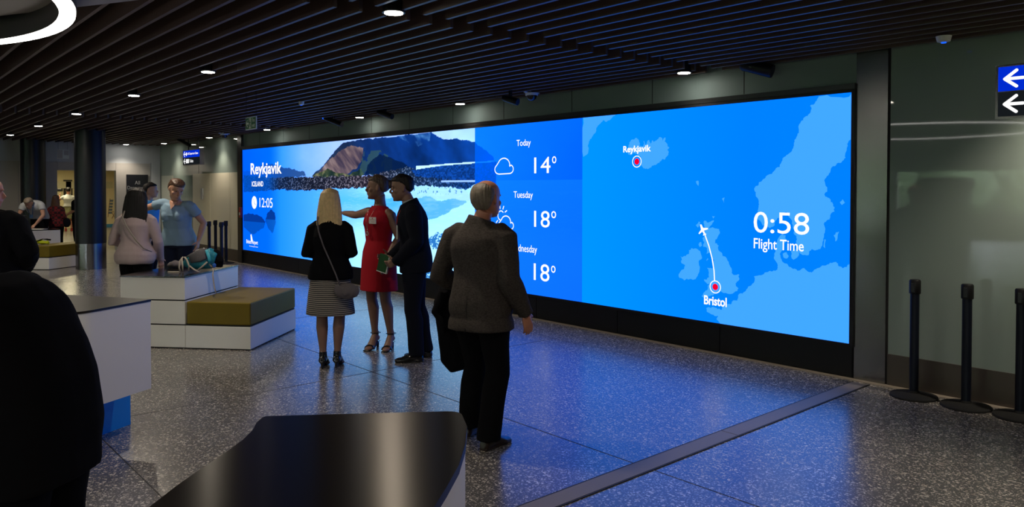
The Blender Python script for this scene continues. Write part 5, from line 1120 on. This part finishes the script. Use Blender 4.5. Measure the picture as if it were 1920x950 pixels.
# ================================================================ THINGS ON THE TABLES
B0 = atz(372, 509, .738); T0 = empty('baby_carrier', (B0.x, B0.y, .738), YAW+R(8), label='teal and grey baby carrier backpack with beige straps lying on the bench table', cat='backpack'); T0.scale = (.86, .86, .86)
K = MB(); K.loft([(-.17, .02, .07), (-.14, .03, .10), (0, .05, .135), (.14, .06, .16), (.20, .06, .14)], [(.05, .05), (.085, .07), (.10, .11), (.10, .13), (.07, .09)], (0, 1, 0), 18, 2.8)
remesh(K, 'shell', M['teal'], T0, .007, 3, .010, 9)
K = MB(); K.loft([(-.09, -.055, .16), (.02, -.045, .20), (.13, -.035, .24)], [(.05, .010), (.075, .012), (.06, .010)], (.3, .1, .9), 14, 3); local(K.build('mesh_panel', M['mesh'], smooth=True), T0)
K = MB(); K.loft([(-.15, -.02, .175), (-.05, 0, .245), (.04, .03, .285), (.13, .04, .285)], [.012]*4, n=10); local(K.build('frame_tube', M['steel'], smooth=True), T0)
K = MB(); K.loft([(.16, .06, .24), (.20, .06, .20), (.235, .05, .12), (.23, .05, .05)], [(.04, .06), (.05, .07), (.045, .06), (.03, .05)], (0, 1, 0), 14); remesh(K, 'waist_pad', M['blackcloth'], T0, .007, 2, .012, 14)
ST = [[(.11, -.05, .27), (.14, -.085, .19), (.16, -.10, .10), (.20, -.10, .05)], [(-.16, -.02, .19), (-.12, -.07, .16), (-.085, -.09, .08), (-.09, -.10, .02)], [(-.085, -.09, .085), (-.02, -.12, .04), (.045, -.14, .008)], [(.13, -.09, .13), (.07, -.11, .07), (.01, -.12, .02)],
      [(-.18, .0, .19), (-.21, -.04, .14), (-.215, -.05, .06), (-.20, -.06, .006)], [(-.19, -.03, .18), (-.17, -.07, .10), (-.16, -.09, .01)], [(-.20, -.06, .008), (-.27, -.03, .006), (-.36, -.01, .006)]]
for i, P in enumerate(ST):
    K = MB(); K.loft(P, [(.010, .0025)]*len(P), (1, .2, .3), 8); local(K.build('strap', M['strap'], smooth=True), T0)
K = MB(); P = [(.20, -.10, .055), (.215, -.155, .012), (.222, -.205, -.02), (.232, -.212, -.10), (.245, -.214, -.19), (.27, -.235, -.245)]; K.loft(P, [(.0075, .0025)]*6, (1, .2, 0), 8); hs_ = local(K.build('hanging_strap', M['strap'], smooth=True), T0)
K = MB(); K.ell((.215, -.10, .085), (.022, .018, .030), 12); o = local(K.build('buckle', mat('blue_buckle', (.02, .10, .45), .2), smooth=True), T0); o['label'] = 'shiny blue buckle'; o.parent = hs_
K = MB(); K.loft([(.115, -.062, .28), (.15, -.094, .19), (.17, -.108, .11)], [(.020, .002)]*3, (1, .2, .3), 8); o = local(K.build('strap_pad', mat('bright_teal', (.02, .30, .42), .5), smooth=True), T0)
B1 = atz(332, 502, .738); t = empty('grey_pouch', (B1.x, B1.y, .738), YAW+R(12), label='grey soft pouch lying on the bench table left of the baby carrier', cat='pouch')
K = MB(); K.loft([(-.10, 0, .03), (-.03, 0, .045), (.08, 0, .035), (.12, 0, .025)], [(.03, .02), (.07, .04), (.06, .03), (.03, .02)], (0, 1, 0), 14); remesh(K, 'fabric', M['taupe'], t, .007, 2, .012, 12)
K = MB(); K.loft([(-.08, -.03, .03), (-.04, -.05, .055), (.03, -.04, .06), (.09, -.03, .03)], [(.007, .003)]*4, (0, 0, 1), 8); local(K.build('handle', M['strap'], smooth=True), t)
# far table
Ta, Tb, nn = FARTOP
c = atz(64, 430, .74); t = empty('paper_sheet', (c.x, c.y, .738), YAW, label='white paper on the far table under the hands of the man in white', cat='paper'); K = MB(); K.box((-.24, -.02, 0), (.16, .22, .008)); local(K.build('sheets', M['paper']), t)
c = atz(70, 458, .49); t = empty('hi_vis_vest', (c.x, c.y, .492), YAW, label='crumpled fluorescent yellow vest on the far olive cushion', cat='vest')
K = MB(); K.loft([(-.14, 0, .03), (-.05, .02, .045), (.08, 0, .05), (.16, -.01, .04), (.24, -.01, .03)], [(.05, .02), (.07, .03), (.09, .035), (.09, .04), (.04, .025)], (0, 1, 0), 14); remesh(K, 'fabric', M['hivis'], t, .009, 2, .03, 9)
K = MB(); K.loft([(-.16, -.05, .05), (.02, -.09, .06), (.12, -.02, .11), (.26, .03, .09)], [(.05, .012), (.05, .012), (.04, .012), (.04, .02)], (0, 1, 0), 10); remesh(K, 'dark_band', M['blackcloth'], t, .009, 2, .01, 9)
c = atz(49, 455, .479); t = empty('black_bag', (c.x, c.y, .480), YAW, label='black soft bag on the far olive cushion, left of the yellow vest', cat='bag')
K = MB(); K.loft([(-.24, .05, .08), (-.14, .05, .11), (-.04, .06, .11), (.04, .06, .10), (.08, .06, .05)], [(.06, .05), (.09, .09), (.09, .09), (.08, .08), (.05, .03)], (0, 1, 0), 16, 2.6); remesh(K, 'body', M['blackcloth'], t, .012, 2, .02, 7)
K = MB(); K.loft([(-.14, .05, .18), (-.08, .05, .23), (.0, .05, .18)], [.012]*3, n=8); local(K.build('handle', M['blackcloth']), t)
c = atz(38, 430, .738); t = empty('dark_case', (c.x, c.y, .738), YAW, label='dark case standing on the far table beside the bending man', cat='case')
K = MB(); K.box((-.16, .08, 0), (.05, .20, .30)); local(K.build('shell', M['black'], bevel=.02), t); K = MB(); K.loft([(-.1, .14, .30), (-.055, .14, .34), (0, .14, .30)], [.010]*3, n=8); local(K.build('handle', M['black']), t)

# ================================================================ RENDER SETTINGS
vs_ = SC.view_settings; vs_.view_transform = 'Standard'; vs_.look = 'None'; vs_.exposure = 0; vs_.gamma = 1
try: vs_.use_curve_mapping = False
except Exception: pass
SC.cycles.max_bounces = 6; SC.cycles.diffuse_bounces = 3; SC.cycles.glossy_bounces = 4; SC.cycles.transparent_max_bounces = 6
SC.cycles.sample_clamp_indirect = 6; SC.cycles.caustics_reflective = False; SC.cycles.caustics_refractive = False
SC.cycles.use_denoising = True; SC.cycles.use_light_tree = True
for n_ in ('picture_emission', 'map_land', 'screen_white', 'screen_red', 'screen_ring_fill', 'clock_blue', 'blue_led', 'sign_white'):
    if n_ in bpy.data.materials: bpy.data.materials[n_].cycles.emission_sampling = 'NONE'
bpy.context.view_layer.update()
